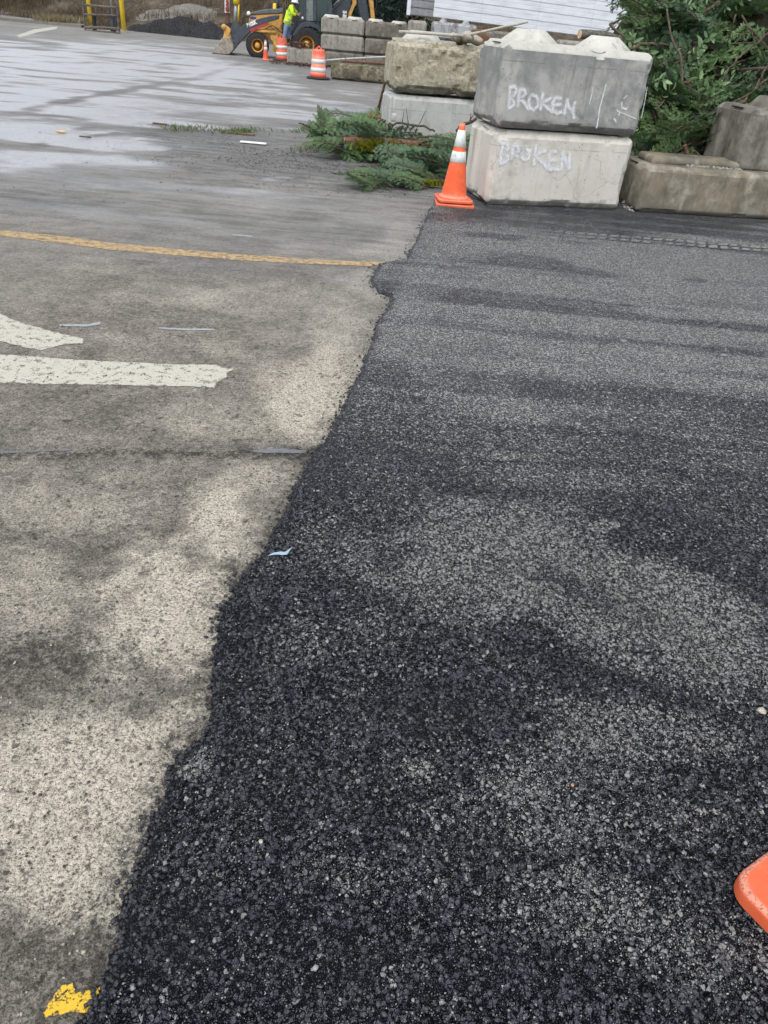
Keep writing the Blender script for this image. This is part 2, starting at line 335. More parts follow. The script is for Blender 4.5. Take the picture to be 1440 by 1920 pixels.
M['orange'] = mat_orange('orange_vinyl'); M['orange_far'] = mat_orange('orange_plastic', (.80, .10, .04))
M['reflect'] = simple('reflective_sleeve', (.70, .74, .73), .45, .06, 9, dirt=(.42, .42, .38))
M['black_rubber'] = simple('black_rubber', (.02, .02, .022), .75, .3, 10, .004)
M['yellow'] = simple('safety_yellow', (.80, .55, .03), .45, .08, 5)
M['mach_yellow'] = simple('machine_yellow', (.62, .34, .08), .45, .15, 4, dirt=(.28, .19, .10))
M['mach_dark'] = simple('machine_dark_grey', (.045, .055, .072), .42, .2, 5, dirt=(.11, .11, .11))
M['mach_grey'] = simple('machine_hood_grey', (.10, .105, .115), .4, .2, 5, dirt=(.2, .2, .2))
M['bucket'] = simple('worn_bucket_steel', (.30, .27, .22), .55, .25, 6, .004, dirt=(.15, .11, .08))
M['white'] = simple('white_plastic', (.78, .78, .76), .5, .05, 8)
M['red'] = simple('red_paint', (.42, .03, .04), .5, .2, 8, dirt=(.2, .05, .05))
M['blue'] = simple('blue_decal', (.03, .05, .22), .5, .1, 8)
M['steel'] = simple('grey_steel', (.30, .31, .31), .45, .2, 8, dirt=(.16, .12, .09), metal=.4)
M['rust'] = simple('rusty_steel', (.15, .075, .045), .85, .35, 12, .003, dirt=(.25, .13, .07))
M['wood_grey'] = simple('weathered_wood', (.30, .26, .20), .8, .25, 14, .004, dirt=(.16, .13, .10))
M['wood_handle'] = simple('wood_handle', (.24, .13, .07), .6, .3, 14, .002, dirt=(.10, .06, .04))
M['bark'] = mat_bark('branch_bark'); M['bark_moss'] = mat_bark('mossy_bark', moss=.95); M['bark_red'] = mat_bark('reddish_bark', (.12, .06, .04), (.24, .14, .09))
M['dkbark'] = mat_bark('grey_dead_bark', (.07, .065, .055), (.19, .18, .155)); M['cut_wood'] = simple('fresh_cut_wood', (.62, .42, .24), .7, .2, 20)
M['fir'] = mat_leaf('fir_needles', (.034, .082, .050), (.150, .255, .135), .5, .4, .2, 4)
M['fir_pale'] = mat_leaf('young_fir_needles', (.05, .12, .045), (.17, .27, .10), .5, .4, .2, 4)  # paler green needle tone for one of the bough patterns
M['laurel'] = mat_leaf('laurel_leaf', (.08, .19, .07), (.30, .44, .22), .3, .6, .25, 2)
M['moss'] = mat_leaf('moss', (.08, .10, .008), (.24, .24, .02), .9, .1, .1, 8)
M['dark_foliage'] = mat_leaf('dark_conifer_foliage', (.008, .022, .018), (.020, .045, .032), .6, .3, .1, 2)
M['dry'] = mat_leaf('dry_brush', (.065, .048, .034), (.20, .16, .105), .85, .1, .2, 1.2)
M['weed'] = mat_leaf('weed_leaf', (.05, .09, .02), (.16, .2, .06), .7, .2, .2, 8)

# ================================================================== GROUND
EDGE_PX = [(805, 392), (797, 412), (786, 440), (770, 470), (764, 488), (735, 491), (712, 500), (702, 514), (699, 532), (712, 549), (734, 556), (735, 572), (722, 590), (706, 612), (703, 640), (688, 668), (681, 697), (660, 728), (652, 752), (634, 782), (627, 806), (603, 838), (584, 862), (575, 885), (553, 912), (545, 945), (528, 975), (512, 1008), (497, 1038), (465, 1072), (443, 1092), (443, 1115), (418, 1140), (407, 1172), (410, 1210), (402, 1250), (406, 1295), (399, 1345), (376, 1388), (342, 1418), (322, 1448), (313, 1492), (286, 1548), (278, 1590), (254, 1640), (244, 1690), (232, 1730), (225, 1775), (209, 1822), (188, 1868), (165, 1920), (140, 1990), (100, 2080)]
EDGE = [tuple(G(x, y)[:2]) for x, y in EDGE_PX]
POLY = np.array([(0.55, 9.15), (0.42, 8.55)] + EDGE + [(-.6, .1), (30, .1), (30, 13.0), (6, 10.0), (2.5, 9.4)])
def signed(P2):
    d = np.full(len(P2), 1e9); ins = np.zeros(len(P2), bool); n = len(POLY)
    for i in range(n):
        a = POLY[i]; b = POLY[(i + 1) % n]; ab = b - a
        t = np.clip(((P2 - a) @ ab) / (ab @ ab), 0, 1); q = P2 - a - t[:, None] * ab
        d = np.minimum(d, np.hypot(q[:, 0], q[:, 1]))
        c = (a[1] > P2[:, 1]) != (b[1] > P2[:, 1])
        xi = a[0] + (P2[:, 1] - a[1]) / (ab[1] if abs(ab[1]) > 1e-12 else 1e-12) * ab[0]
        ins ^= c & (P2[:, 0] < xi)
    return np.where(ins, d, -d)
def blobs(P2, L, warp):
    """stains given as (px, py, half-width, half-height, strength, tilt) in the photo, laid down as ellipses on the ground"""
    r = np.zeros(len(P2))
    for b in L:
        px, py, rx, ry, amp = b[:5]; th = R(b[5]) if len(b) > 5 else 0
        c = G(px, py)[:2]; ax = (G(px + rx * math.cos(th), py + rx * math.sin(th))[:2] - G(px - rx * math.cos(th), py - rx * math.sin(th))[:2]) / 2
        ay = (G(px - ry * math.sin(th), py + ry * math.cos(th))[:2] - G(px + ry * math.sin(th), py - ry * math.cos(th))[:2]) / 2
        Mi = np.linalg.inv(np.stack([ax, ay], 1)); q = (P2 - c) @ Mi.T
        rr = np.hypot(q[:, 0], q[:, 1]) + warp; r = r + amp * (1 - sstep(.55, 1.25, rr))
    return r
def axis_s(lo, hi, s):
    v = [lo]
    while v[-1] < hi: v.append(v[-1] + s(v[-1]))
    return np.array(v)
def grid(name, xs, ys, keep, mat, zf, attrs):
    X, Y = np.meshgrid(xs, ys); nx, ny = len(xs), len(ys)
    P2 = np.stack([X.ravel(), Y.ravel()], 1)
    idx = np.arange(nx * ny).reshape(ny, nx)
    F = np.stack([idx[:-1, :-1].ravel(), idx[:-1, 1:].ravel(), idx[1:, 1:].ravel(), idx[1:, :-1].ravel()], 1)
    k = keep(P2); F = F[k[F].any(1)]
    used = np.zeros(len(P2), bool); used[F.ravel()] = True; re = np.cumsum(used) - 1
    P2 = P2[used]; F = re[F]
    V = np.column_stack([P2, zf(P2)]); o = from_np(name, V, F, mat, smooth=True)
    for nm, fn in attrs.items():
        a = o.data.attributes.new(nm, 'FLOAT', 'POINT'); a.data.foreach_set('value', np.clip(fn(P2), 0, 1).astype(np.float32))
    return o
P3 = lambda P, z=0.0: np.column_stack([P, np.full(len(P), z)])
near = lambda P: 1 - sstep(1.9, 3.0, P[:, 1])
# --- worn pavement
OLD_DUST = [(300, 1130, 150, 120, .75, -20), (420, 970, 75, 60, .55, 40), (190, 1400, 230, 90, .62, -5), (130, 1570, 240, 150, .70, 20), (60, 1120, 120, 90, .30), (600, 775, 80, 75, .45, -30), (640, 690, 70, 50, .35), (560, 720, 80, 45, .30),
            (480, 900, 110, 40, .28, -15), (420, 790, 160, 40, .22), (640, 620, 60, 40, .25), (690, 530, 40, 30, .25), (100, 950, 160, 40, .18), (760, 430, 40, 30, .45), (720, 470, 60, 22, .35), (600, 470, 120, 20, .2), (500, 560, 160, 30, .12),
            (250, 1700, 120, 60, .12), (60, 1700, 90, 50, .15), (300, 550, 130, 22, .18), (700, 400, 90, 25, .3), (480, 380, 150, 14, .25, 3), (560, 360, 150, 14, .2)]
OLD_DAMP = [(100, 1215, 190, 34, .62, 4), (330, 1240, 110, 50, .40, 10), (60, 1255, 120, 40, .45), (330, 1030, 60, 40, .18, 40), (490, 1000, 50, 120, .16, -60), (150, 850, 260, 26, .30), (450, 845, 160, 22, .38), (560, 850, 70, 16, .5), (120, 760, 240, 30, .22), (250, 500, 330, 26, .18, 3), (420, 520, 170, 25, .20, 4),
            (330, 600, 120, 26, .22), (100, 530, 150, 30, .2), (30, 860, 80, 20, .35), (360, 1330, 55, 120, .30, 10), (240, 1620, 50, 90, .30, 20), (180, 1800, 180, 110, .45, 20), (60, 1880, 140, 110, .40), (30, 1680, 60, 60, .25), (330, 1450, 35, 130, .35, 15), (430, 1070, 30, 110, .3, 40), (560, 860, 30, 110, .3, 30), (660, 660, 20, 90, .25, 25), (420, 1110, 40, 60, .22, 30), (330, 700, 250, 8, .2),
            (400, 262, 150, 26, .95, 4), (330, 243, 70, 12, .8, 3), (480, 300, 150, 26, .8, 4), (520, 285, 120, 18, .85, 6), (230, 255, 60, 6, .5), (190, 240, 60, 4, .6), (75, 271, 22, 6, 1.0), (350, 150, 160, 5, .6, -14), (200, 175, 170, 5, .55, -12), (420, 190, 200, 22, .35, -6), (620, 320, 120, 18, .8, 4), (740, 350, 130, 18, .7, 3), (330, 245, 60, 14, .6), (470, 315, 110, 12, .5, 4), (700, 300, 150, 40, .6), (850, 375, 70, 14, .8), (300, 68, 90, 5, .3), (600, 150, 110, 8, .6, 6), (430, 105, 260, 7, .55, 8), (560, 128, 120, 10, .7, 8), (650, 200, 120, 20, .12)]
OLD_WET_SHEEN = [(150, 130, 330, 55, 1.0, 8), (60, 190, 260, 45, .95, 4), (330, 110, 200, 32, 1.0, 10), (420, 140, 150, 26, .9, 8), (230, 215, 190, 26, .9, 6), (60, 100, 160, 26, .7), (560, 200, 200, 30, .45, 8), (190, 262, 160, 12, .8, 4), (300, 275, 90, 8, .8, 3), (90, 250, 120, 12, .4, 4), (380, 260, 60, 6, .6), (500, 360, 140, 8, .35, 5), (120, 300, 260, 16, .25, 5), (300, 350, 340, 14, .25, 6), (520, 335, 40, 5, .8), (620, 308, 30, 4, .8), (660, 240, 90, 16, .3, 6), (200, 400, 300, 10, .2, 6), (520, 160, 60, 10, .7, 8)]
STREAK = lambda P: fbm(np.column_stack([P[:, 0] * .25 - P[:, 1] * .05, P[:, 1] * 2.0, P[:, 0] * 0]), 1.3, 31, 4)
def f_old_dust(P):
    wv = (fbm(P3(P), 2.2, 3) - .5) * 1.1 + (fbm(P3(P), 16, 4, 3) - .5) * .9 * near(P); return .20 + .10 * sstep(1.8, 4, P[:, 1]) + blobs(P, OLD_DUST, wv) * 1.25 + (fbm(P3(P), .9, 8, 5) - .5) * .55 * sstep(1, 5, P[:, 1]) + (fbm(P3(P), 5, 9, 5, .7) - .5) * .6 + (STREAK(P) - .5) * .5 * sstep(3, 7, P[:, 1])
def f_old_damp_lip_shade(P):
    wv = (fbm(P3(P), 3.1, 14) - .5) * 1.4 + (fbm(P3(P), 20, 15, 3) - .5) * 1.3 * (1 - sstep(3, 6, P[:, 1])); s = signed(P)
    rim = .42 * (1 - sstep(.0, .11, -s + (fbm(P3(P), 6, 5) - .5) * .14))  # lip shadow and bitumen darkening painted along the old side of the seam
    spots = sstep(.70, .80, fbm(P3(P), 34, 77, 3)) * .8 * (1 - sstep(4, 9, P[:, 1])) + sstep(.66, .74, fbm(P3(P), 1.2, 78, 4)) * .5 * sstep(9, 12, P[:, 1])
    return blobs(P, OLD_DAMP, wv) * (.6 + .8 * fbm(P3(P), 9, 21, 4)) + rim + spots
def f_old_wet_sheen(P):
    wv = (fbm(np.column_stack([P[:, 0] * .6, P[:, 1] * 1.2, P[:, 0] * 0]), .8, 24, 5) - .5) * 1.5
    return blobs(P, OLD_WET_SHEEN, wv) * sstep(.37, .60, .45 * fbm(np.column_stack([P[:, 0] * .5 + P[:, 1] * .12, P[:, 1] * .9 - P[:, 0] * .22, P[:, 0] * 0]), 1.4, 44, 5, .62) + .55 * fbm(np.column_stack([P[:, 0] * .12, P[:, 1] * 1.1, P[:, 0] * 0]), 1.6, 45, 5, .65) + .03) * (.35 + 1.3 * fbm(P3(P), 2.5, 46, 5, .7))
old_xs = axis_s(-1.15, .9, lambda x: .0042 if x < .35 else .01)
old_xs = np.concatenate([-axis_s(1.15, 140, lambda x: .004 * (x / 1.15) ** 1.7 + (0.01 if x > 2 else .003))[::-1][:-1], old_xs, axis_s(.91, 140, lambda x: .02 * (x / .9) ** 1.5)])
ys = axis_s(.42, 300, lambda y: .0035 if y < 1.5 else .0035 * (y / 1.5) ** 1.75)
old_ys = np.concatenate([np.array([-60, -20, -5, -1, 0., .25]), ys])
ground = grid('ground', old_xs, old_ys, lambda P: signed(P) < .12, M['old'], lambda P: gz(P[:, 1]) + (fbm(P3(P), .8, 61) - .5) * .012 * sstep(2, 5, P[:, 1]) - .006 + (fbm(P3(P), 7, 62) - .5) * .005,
     {'dust': f_old_dust, 'damp_and_lip_shade': f_old_damp_lip_shade, 'wet_sheen': f_old_wet_sheen, 'near': near, 'cool': lambda P: sstep(3.6, 7.0, P[:, 1] + (fbm(P3(P), .7, 2) - .5) * 3)})
tag(ground, kind='structure')
# --- fresh asphalt overlay, a real layer with a ragged lip
NEW_DUST = [(930, 1000, 190, 75, .50, 8), (1040, 1090, 240, 90, .48, 14), (1280, 1120, 170, 70, .55, 22), (1350, 1220, 150, 45, .60, 24), (1190, 1230, 190, 60, .42, 18), (880, 1120, 170, 70, .36, 10), (760, 1060, 120, 80, .30), (640, 1030, 80, 60, .2), (1140, 990, 30, 12, .8), (1290, 1090, 60, 22, .45), (780, 1448, 32, 18, .9), (365, 1440, 38, 26, .75, -20), (1210, 1370, 240, 60, .40, 10), (1100, 1440, 170, 60, .25), (640, 1640, 100, 30, .28, 10), (1000, 1530, 200, 60, .2), (1300, 1780, 240, 120, .36, 20), (1100, 1700, 160, 80, .22), (1250, 1550, 200, 60, .2), (560, 1210, 80, 60, .2), (700, 1180, 90, 50, .18),
            (1000, 470, 200, 14, .55, 4), (1200, 478, 280, 16, .85, 4), (1300, 510, 240, 18, 1.0, 4), (1350, 545, 180, 12, .60, 4), (1380, 600, 160, 8, .7, 4), (1250, 630, 250, 5, .35, 3), (830, 460, 90, 30, .35), (900, 430, 120, 12, .3, 3), (960, 520, 120, 6, .5, 6), (1100, 545, 240, 5, .35, 4), (800, 540, 60, 60, .22), (760, 620, 50, 90, .22), (850, 700, 130, 50, .22), (920, 770, 120, 25, .30, 12), (960, 860, 90, 10, .6, 3), (830, 850, 110, 10, .35, 8), (1030, 900, 260, 22, .22, 3), (1200, 660, 150, 8, .3, 4), (1350, 690, 90, 10, .25), (1100, 780, 250, 25, .15)]
NEW_DAMP = [(1170, 420, 330, 20, .75, 3), (900, 400, 90, 12, .8), (740, 525, 28, 24, .35), (480, 1200, 60, 200, .35, -10), (420, 1450, 60, 120, .35, 20), (320, 1700, 100, 200, .40, 20), (850, 660, 120, 25, .25), (600, 850, 40, 60, .3), (700, 850, 180, 35, .22), (1150, 1140, 180, 20, .35, 28), (1000, 1240, 160, 22, .3, 30), (900, 1330, 200, 60, .28), (760, 1330, 170, 60, .25), (560, 1500, 190, 90, .30), (900, 1600, 200, 60, .25), (500, 1780, 260, 120, .35), (900, 1820, 260, 60, .2), (1000, 930, 420, 10, .35, 2), (1250, 1310, 200, 16, .3, 22), (950, 500, 160, 6, .3, 5), (1350, 575, 120, 7, .4, 3)]
def f_new_dust(P):
    wv = (fbm(P3(P), 2.6, 83) - .5) * 1.3; tex = .45 + 1.1 * fbm(P3(P), 12, 84, 4)
    lines = sstep(.48, .72, STREAK(P * np.array([.6, 2.2]) + np.array([3, 9]))) * .95 * sstep(2.4, 4.2, P[:, 1]) * (1 - .5 * sstep(8, 9, P[:, 1]))
    return .035 + (blobs(P, NEW_DUST, wv) * 1.35 + lines) * tex + (fbm(P3(P), 3, 88, 4) - .45) * .35 + sstep(1.5, 5, P[:, 1]) * .13
def f_new_damp_lip_shade(P):
    wv = (fbm(P3(P), 3, 93) - .5) * 1.2; s = signed(P)
    return blobs(P, NEW_DAMP, wv) * (.5 + fbm(P3(P), 8, 95, 3)) + .95 * (1 - sstep(.0, .035, s + (fbm(P3(P), 18, 97) - .5) * .05))  # last term paints the lip's shadow and dark bitumen edge along the seam
def z_new(P):
    jit = (fbm(P3(P), 26, 41, 4) - .5) * .034 + (fbm(P3(P), 6, 42, 3) - .5) * .03 * sstep(1, 4, P[:, 1])
    s = signed(P) + jit
    return gz(P[:, 1]) + np.where(s > -.004, .004 + .011 * sstep(-.004, .030, s), .004 + (s + .004) * 1.2) + (fbm(P3(P), 2, 47) - .5) * .006
new_xs = axis_s(-.72, 30, lambda x: .0036 if x < 1.02 else min(1.5, .0036 * (x / 1.02) ** 2.6 + .002))
new_ys = np.concatenate([np.array([.1, .25, .36]), axis_s(.42, 13.2, lambda y: .0034 if y < 1.6 else .0034 * (y / 1.6) ** 1.7)])
road = grid('road', new_xs, new_ys, lambda P: signed(P) > -.03, M['new'], z_new, {'dust': f_new_dust, 'damp_and_lip_shade': f_new_damp_lip_shade, 'near': near, 'packed': lambda P: sstep(1.4, 4.2, P[:, 1] + (fbm(P3(P), 1.5, 19) - .5) * 1.2)})
tag(road, kind='structure')

# --- painted markings and crack sealant: thin coats on the pavement
def marking(name, pts, mat, rim=.05, step=.02, lift=.003, jit=.01, kind='structure'):
    W = np.array([G(*p)[:2] for p in pts]); lo, hi = W.min(0), W.max(0); size = (hi - lo)
    xs = np.arange(lo[0], hi[0] + step, step); ys_ = np.arange(lo[1], hi[1] + step, step)
    X, Y = np.meshgrid(xs, ys_); P = np.stack([X.ravel(), Y.ravel()], 1)
    global POLY; keep_poly = POLY; POLY = W; s = signed(P); POLY = keep_poly
    s = s + (fbm(P3(P), 1 / max(.02, step * 3), 5) - .5) * jit
    idx = np.arange(len(P)).reshape(len(ys_), len(xs))
    F = np.stack([idx[:-1, :-1].ravel(), idx[:-1, 1:].ravel(), idx[1:, 1:].ravel(), idx[1:, :-1].ravel()], 1)
    F = F[(s[F] > -step).all(1)]
    if not len(F): return
    used = np.zeros(len(P), bool); used[F.ravel()] = True; re = np.cumsum(used) - 1
    P = P[used]; s = s[used]; F = re[F]
    z = gz(P[:, 1]) + (fbm(P3(P), .8, 61) - .5) * .012 * sstep(2, 5, P[:, 1]) - .006 + (fbm(P3(P), 7, 62) - .5) * .005 + lift
    o = from_np(name, np.column_stack([P, z]), F, mat, smooth=True)
    a = o.data.attributes.new('edge', 'FLOAT', 'POINT'); a.data.foreach_set('value', np.clip(s / rim, 0, 1).astype(np.float32))
    return tag(o, kind=kind)
M['p_white'] = mat_paint('worn_white_paint', (.59, .56, .47), .44); M['p_yellow'] = mat_paint('worn_yellow_paint', (.58, .40, .20), .60)
M['p_yellow2'] = mat_paint('chipped_yellow_paint', (.82, .52, .04), .50)
M['seal'] = mat_paint('crack_sealant_coat', (.17, .175, .185), .22, rough=.4); M['seal_pale'] = mat_paint('pale_sealant_coat', (.36, .375, .40), .25, rough=.4)
marking('road_marking', [(-60, 655), (0, 661), (90, 669), (200, 675), (300, 680), (415, 682), (418, 687), (443, 690), (436, 697), (428, 699), (430, 706), (420, 711), (408, 716), (406, 727), (330, 724), (200, 722), (100, 720), (0, 718), (-60, 716)], M['p_white'], .012, .007, jit=.016)
marking('road_marking', [(-60, 566), (0, 585), (40, 602), (100, 620), (160, 634), (158, 644), (125, 645), (78, 657), (45, 652), (0, 640), (-60, 628)], M['p_white'], .012, .007, jit=.016)
marking('road_marking', [(-80, 423), (0, 429), (100, 439), (200, 452), (330, 465), (440, 474), (560, 482), (660, 488), (734, 491), (700, 500), (600, 496), (460, 489), (330, 479), (200, 468), (100, 455), (0, 442), (-80, 436)], M['p_yellow'], .02, .012, jit=.02)
marking('road_marking', [(112, 1843), (141, 1839), (144, 1857), (158, 1852), (205, 1843), (192, 1872), (172, 1905), (130, 1903), (82, 1912), (74, 1900), (93, 1868)], M['p_yellow2'], .006, .003, lift=.0065, jit=.008)
marking('road_marking', [(30, 66), (62, 55), (98, 50), (109, 50), (107, 54), (70, 61), (36, 71)], M['p_white'], .02, .05)
marking('road_marking', [(432, 437), (478, 440), (476, 444), (434, 441)], M['seal_pale'], .02, .01)
marking('crack_sealant', [(-40, 840), (60, 838), (120, 836), (185, 841), (180, 847), (100, 849), (30, 853), (-40, 852)], M['seal'], .03, .006)
marking('crack_sealant', [(455, 841), (520, 838), (590, 843), (588, 850), (540, 851), (480, 849)], M['seal'], .012, .006)
marking('crack_sealant', [(285, 612), (330, 614), (400, 615), (413, 620), (360, 620), (300, 617)], M['seal_pale'], .01, .006)
marking('crack_sealant', [(105, 606), (165, 607), (190, 601), (192, 608), (160, 613), (110, 611)], M['seal_pale'], .01, .006)
n_ = N('crack_grime', .9, .1); n_.set('Base Color', (.050, .046, .041, 1)); n_.set('Alpha', n_.math('MULTIPLY', n_.rng(n_.math('ADD', n_.noise(70, 5, .75), n_.math('MULTIPLY', n_.attr('edge'), .10)), .48, .66), .62)); M['crack'] = n_.m
def crack(px, w_):
    up = []; dn = []
    for i, (x, y) in enumerate(px): k = w_ * random.uniform(.5, 1.4); up.append((x, y - k)); dn.append((x, y + k))
    marking('crack', up + dn[::-1], M['crack'], .03, .005, jit=.06)
crack([(-30, 856), (60, 850), (110, 855), (170, 850), (190, 842), (225, 848), (250, 844), (290, 850), (318, 843), (350, 852), (372, 847), (400, 856), (430, 849), (460, 846), (490, 854), (530, 850), (560, 854), (598, 845)], 8)
crack([(330, 1448), (312, 1475), (305, 1500)], 4); crack([(445, 1125), (462, 1128), (470, 1131)], 2.5)
# pale tyre print across the fresh asphalt
def tyre_print():
    V = []; F = []; a = np.array([1.02, 7.22]); b = np.array([4.4, 7.52]); d = (b - a); L = np.hypot(*d); d /= L; nrm = np.array([-d[1], d[0]])
    s = 0
    while s < L:
        for row in (0, 1):
            c0 = a + d * (s + row * .045) + nrm * (row * .125 - .06)
            w_, h_ = .078, .05
            w_, h_ = .078 * random.uniform(.8, 1.1), .05 * random.uniform(.7, 1.1)
            q = [c0 + d * (-w_ * .5 + u * w_ + v * .022) + nrm * (v * h_) for u, v in ((0, -1), (1, -1), (1.05, -.2), (1, 1), (.1, 1), (-.05, .2))]
            k = len(V); V += [(x, y, .0228) for x, y in q]; F.append(tuple(range(k, k + 6)))
        s += .107
    n = N('pale_mud_print', .9, .2); g = n.noise(60, 5, .7); X = n.sep(n.tc)[0]
    n.set('Base Color', n.mix(g, (.20, .20, .19), (.36, .355, .34))); n.set('Alpha', n.math('MULTIPLY', n.rng(g, .34, .56, .1, .9), n.math('MULTIPLY', n.rng(n.noise(3.5, 3, .6), .32, .55, .3, 1), n.rng(X, 1.0, 2.6, .3, 1))))
    o = from_np('tyre_print', V, F, n.m); return tag(o, kind='structure')
tyre_print()

# ================================================================== CONCRETE BLOCKS
def rbox_mesh(L, W_, H, r=.035, res=.028, groove=0.0, amp=.004, chips=0.0, seed=0, rock=None):
    """box with rounded and chipped edges, centred in x,y and standing on z=0; returns V,F"""
    nx, ny, nz = [max(3, int(round(d / res))) for d in (L, W_, H)]
    vid = {}; V = []; F = []
    def vert(i, j, k):
        t = (i, j, k)
        if t not in vid: vid[t] = len(V); V.append((i / nx - .5, j / ny - .5, k / nz - .5))
        return vid[t]
    for k in (0, nz):
        for i in range(nx):
            for j in range(ny):
                q = [vert(i, j, k), vert(i + 1, j, k), vert(i + 1, j + 1, k), vert(i, j + 1, k)]; F.append(q if k else q[::-1])
    for j in (0, ny):
        for i in range(nx):
            for k in range(nz):
                q = [vert(i, j, k), vert(i + 1, j, k), vert(i + 1, j, k + 1), vert(i, j, k + 1)]; F.append(q[::-1] if j else q)
    for i in (0, nx):
        for j in range(ny):
            for k in range(nz):
                q = [vert(i, j, k), vert(i, j + 1, k), vert(i, j + 1, k + 1), vert(i, j, k + 1)]; F.append(q if i else q[::-1])
    V = np.array(V) * [L, W_, H]; half = np.array([L, W_, H]) / 2
    inner = np.clip(V, -(half - r), half - r); d = V - inner; dn = np.linalg.norm(d, axis=1, keepdims=True); nrm = d / np.maximum(dn, 1e-9)
    c_ = r * 1.25; sg = np.sign(V); P = np.abs(V)
    for _ in range(3):                                              # flat 45 degree chamfers
        for a_, b_ in ((0, 1), (1, 2), (0, 2)):
            ov = np.maximum(0, P[:, a_] + P[:, b_] - (half[a_] + half[b_] - c_)) / 2; P[:, a_] -= ov; P[:, b_] -= ov
    P = P * sg
    if groove:
        g = (1 - sstep(.08, .14, np.abs(P[:, 1]))) * (np.abs(nrm[:, 0]) > .7); P[:, 0] -= np.sign(P[:, 0]) * groove * g
    Q = P + seed * 7.3
    dd = (fbm(Q, 5, seed, 4) - .5) * amp * 2 + (fbm(Q, 22, seed + 5, 3) - .5) * amp * .8
    edge = ((np.abs(P) > half - r * 1.4).sum(1) >= 2)
    dd -= edge * chips * sstep(.56, .72, fbm(Q, 6, seed + 9, 3))
    if rock is not None: dd -= rock * sstep(.42, .7, fbm(Q, 9, seed + 3, 4)) * sstep(-half[0] + .12, -half[0] + .4, P[:, 0]) * (P[:, 1] < 0)
    P = P + nrm * dd[:, None]; P[:, 2] += H / 2
    return P, np.array(F)
def place(P, loc, rz, tilt=(0, 0)):
    Mx = Matrix.Rotation(rz, 3, 'Z') @ Matrix.Rotation(tilt[0], 3, 'X') @ Matrix.Rotation(tilt[1], 3, 'Y')
    return P @ np.array(Mx).T + np.array(loc)
def lug_mesh(cx, cy, z, b=.19, t=.10, h=.10):
    V = []; n = 8
    for r_, zz in ((b, -.03), (b, 0), (t, h)):
        for k in range(n):
            a = math.pi / 8 + k * math.pi / 4 + (0.18 if k % 2 else -.18); V.append((cx + r_ * 1.08 * math.cos(a), cy + r_ * 1.08 * math.sin(a), z + zz))
    F = []
    for l in range(2):
        for k in range(n): F.append((l * n + k, l * n + (k + 1) % n, (l + 1) * n + (k + 1) % n, (l + 1) * n + k))
    F += [(16, 17, 18, 19), (16, 19, 20, 23), (20, 21, 22, 23)]
    return np.array(V), F
def block(label, mat, mid, rz, L, W_, H, tilt=(0, 0), lugs=(), lug_mat=None, group=None, lugsz=(.2, .11, .10), **kw):
    """mid: centre of the base"""
    t = thing('concrete_block', mid, label, 'concrete block', group); t.rotation_euler = (0, 0, 0)
    P, F = rbox_mesh(L, W_, H, **kw); P = place(P, mid, rz, tilt)
    bo = from_np('block_body', P, F, mat, t, smooth=True); bo.data.set_sharp_from_angle(angle=R(20))
    for (lx, ly) in lugs:
        V, Fl = lug_mesh(lx, ly, H, *lugsz); V = place(V, mid, rz, tilt); from_np('lug', V, Fl, lug_mat or mat, t)
    return t
def mid_from(front_left, rz, L, W_, z=None):
    u = np.array([math.cos(rz), math.sin(rz)]); v = np.array([-u[1], u[0]]); c = np.array(front_left[:2]) + u * L / 2 + v * W_ / 2
    return (c[0], c[1], float(gz(c[1])) if z is None else z)
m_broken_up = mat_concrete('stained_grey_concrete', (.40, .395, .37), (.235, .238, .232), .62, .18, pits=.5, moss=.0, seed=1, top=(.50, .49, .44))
m_broken_low = mat_concrete('pale_buff_concrete', (.61, .585, .53), (.39, .37, .33), .25, .25, warm=.10, pits=.6, seed=2)
m_lug = mat_concrete('chalky_concrete', (.55, .54, .49), (.36, .35, .30), .2, .3, pits=.2, seed=3)
RZ = R(15.4)
FL = np.array([0.735, 8.262])
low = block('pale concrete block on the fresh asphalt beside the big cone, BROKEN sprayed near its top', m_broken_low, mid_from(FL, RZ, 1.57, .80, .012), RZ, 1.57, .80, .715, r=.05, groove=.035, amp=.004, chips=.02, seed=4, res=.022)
upb = block('dark stained concrete block with BROKEN and tally strokes, stacked beside the green branches', m_broken_up, mid_from(FL + [-.01, -.045], RZ, 1.57, .80, .745), RZ, 1.57, .80, .73, (0.0, 0.0), lugs=((-.40, .02), (.40, .02)), lug_mat=m_lug, lugsz=(.27, .13, .105), r=.05, groove=.035, amp=.004, chips=.022, seed=6, res=.022)
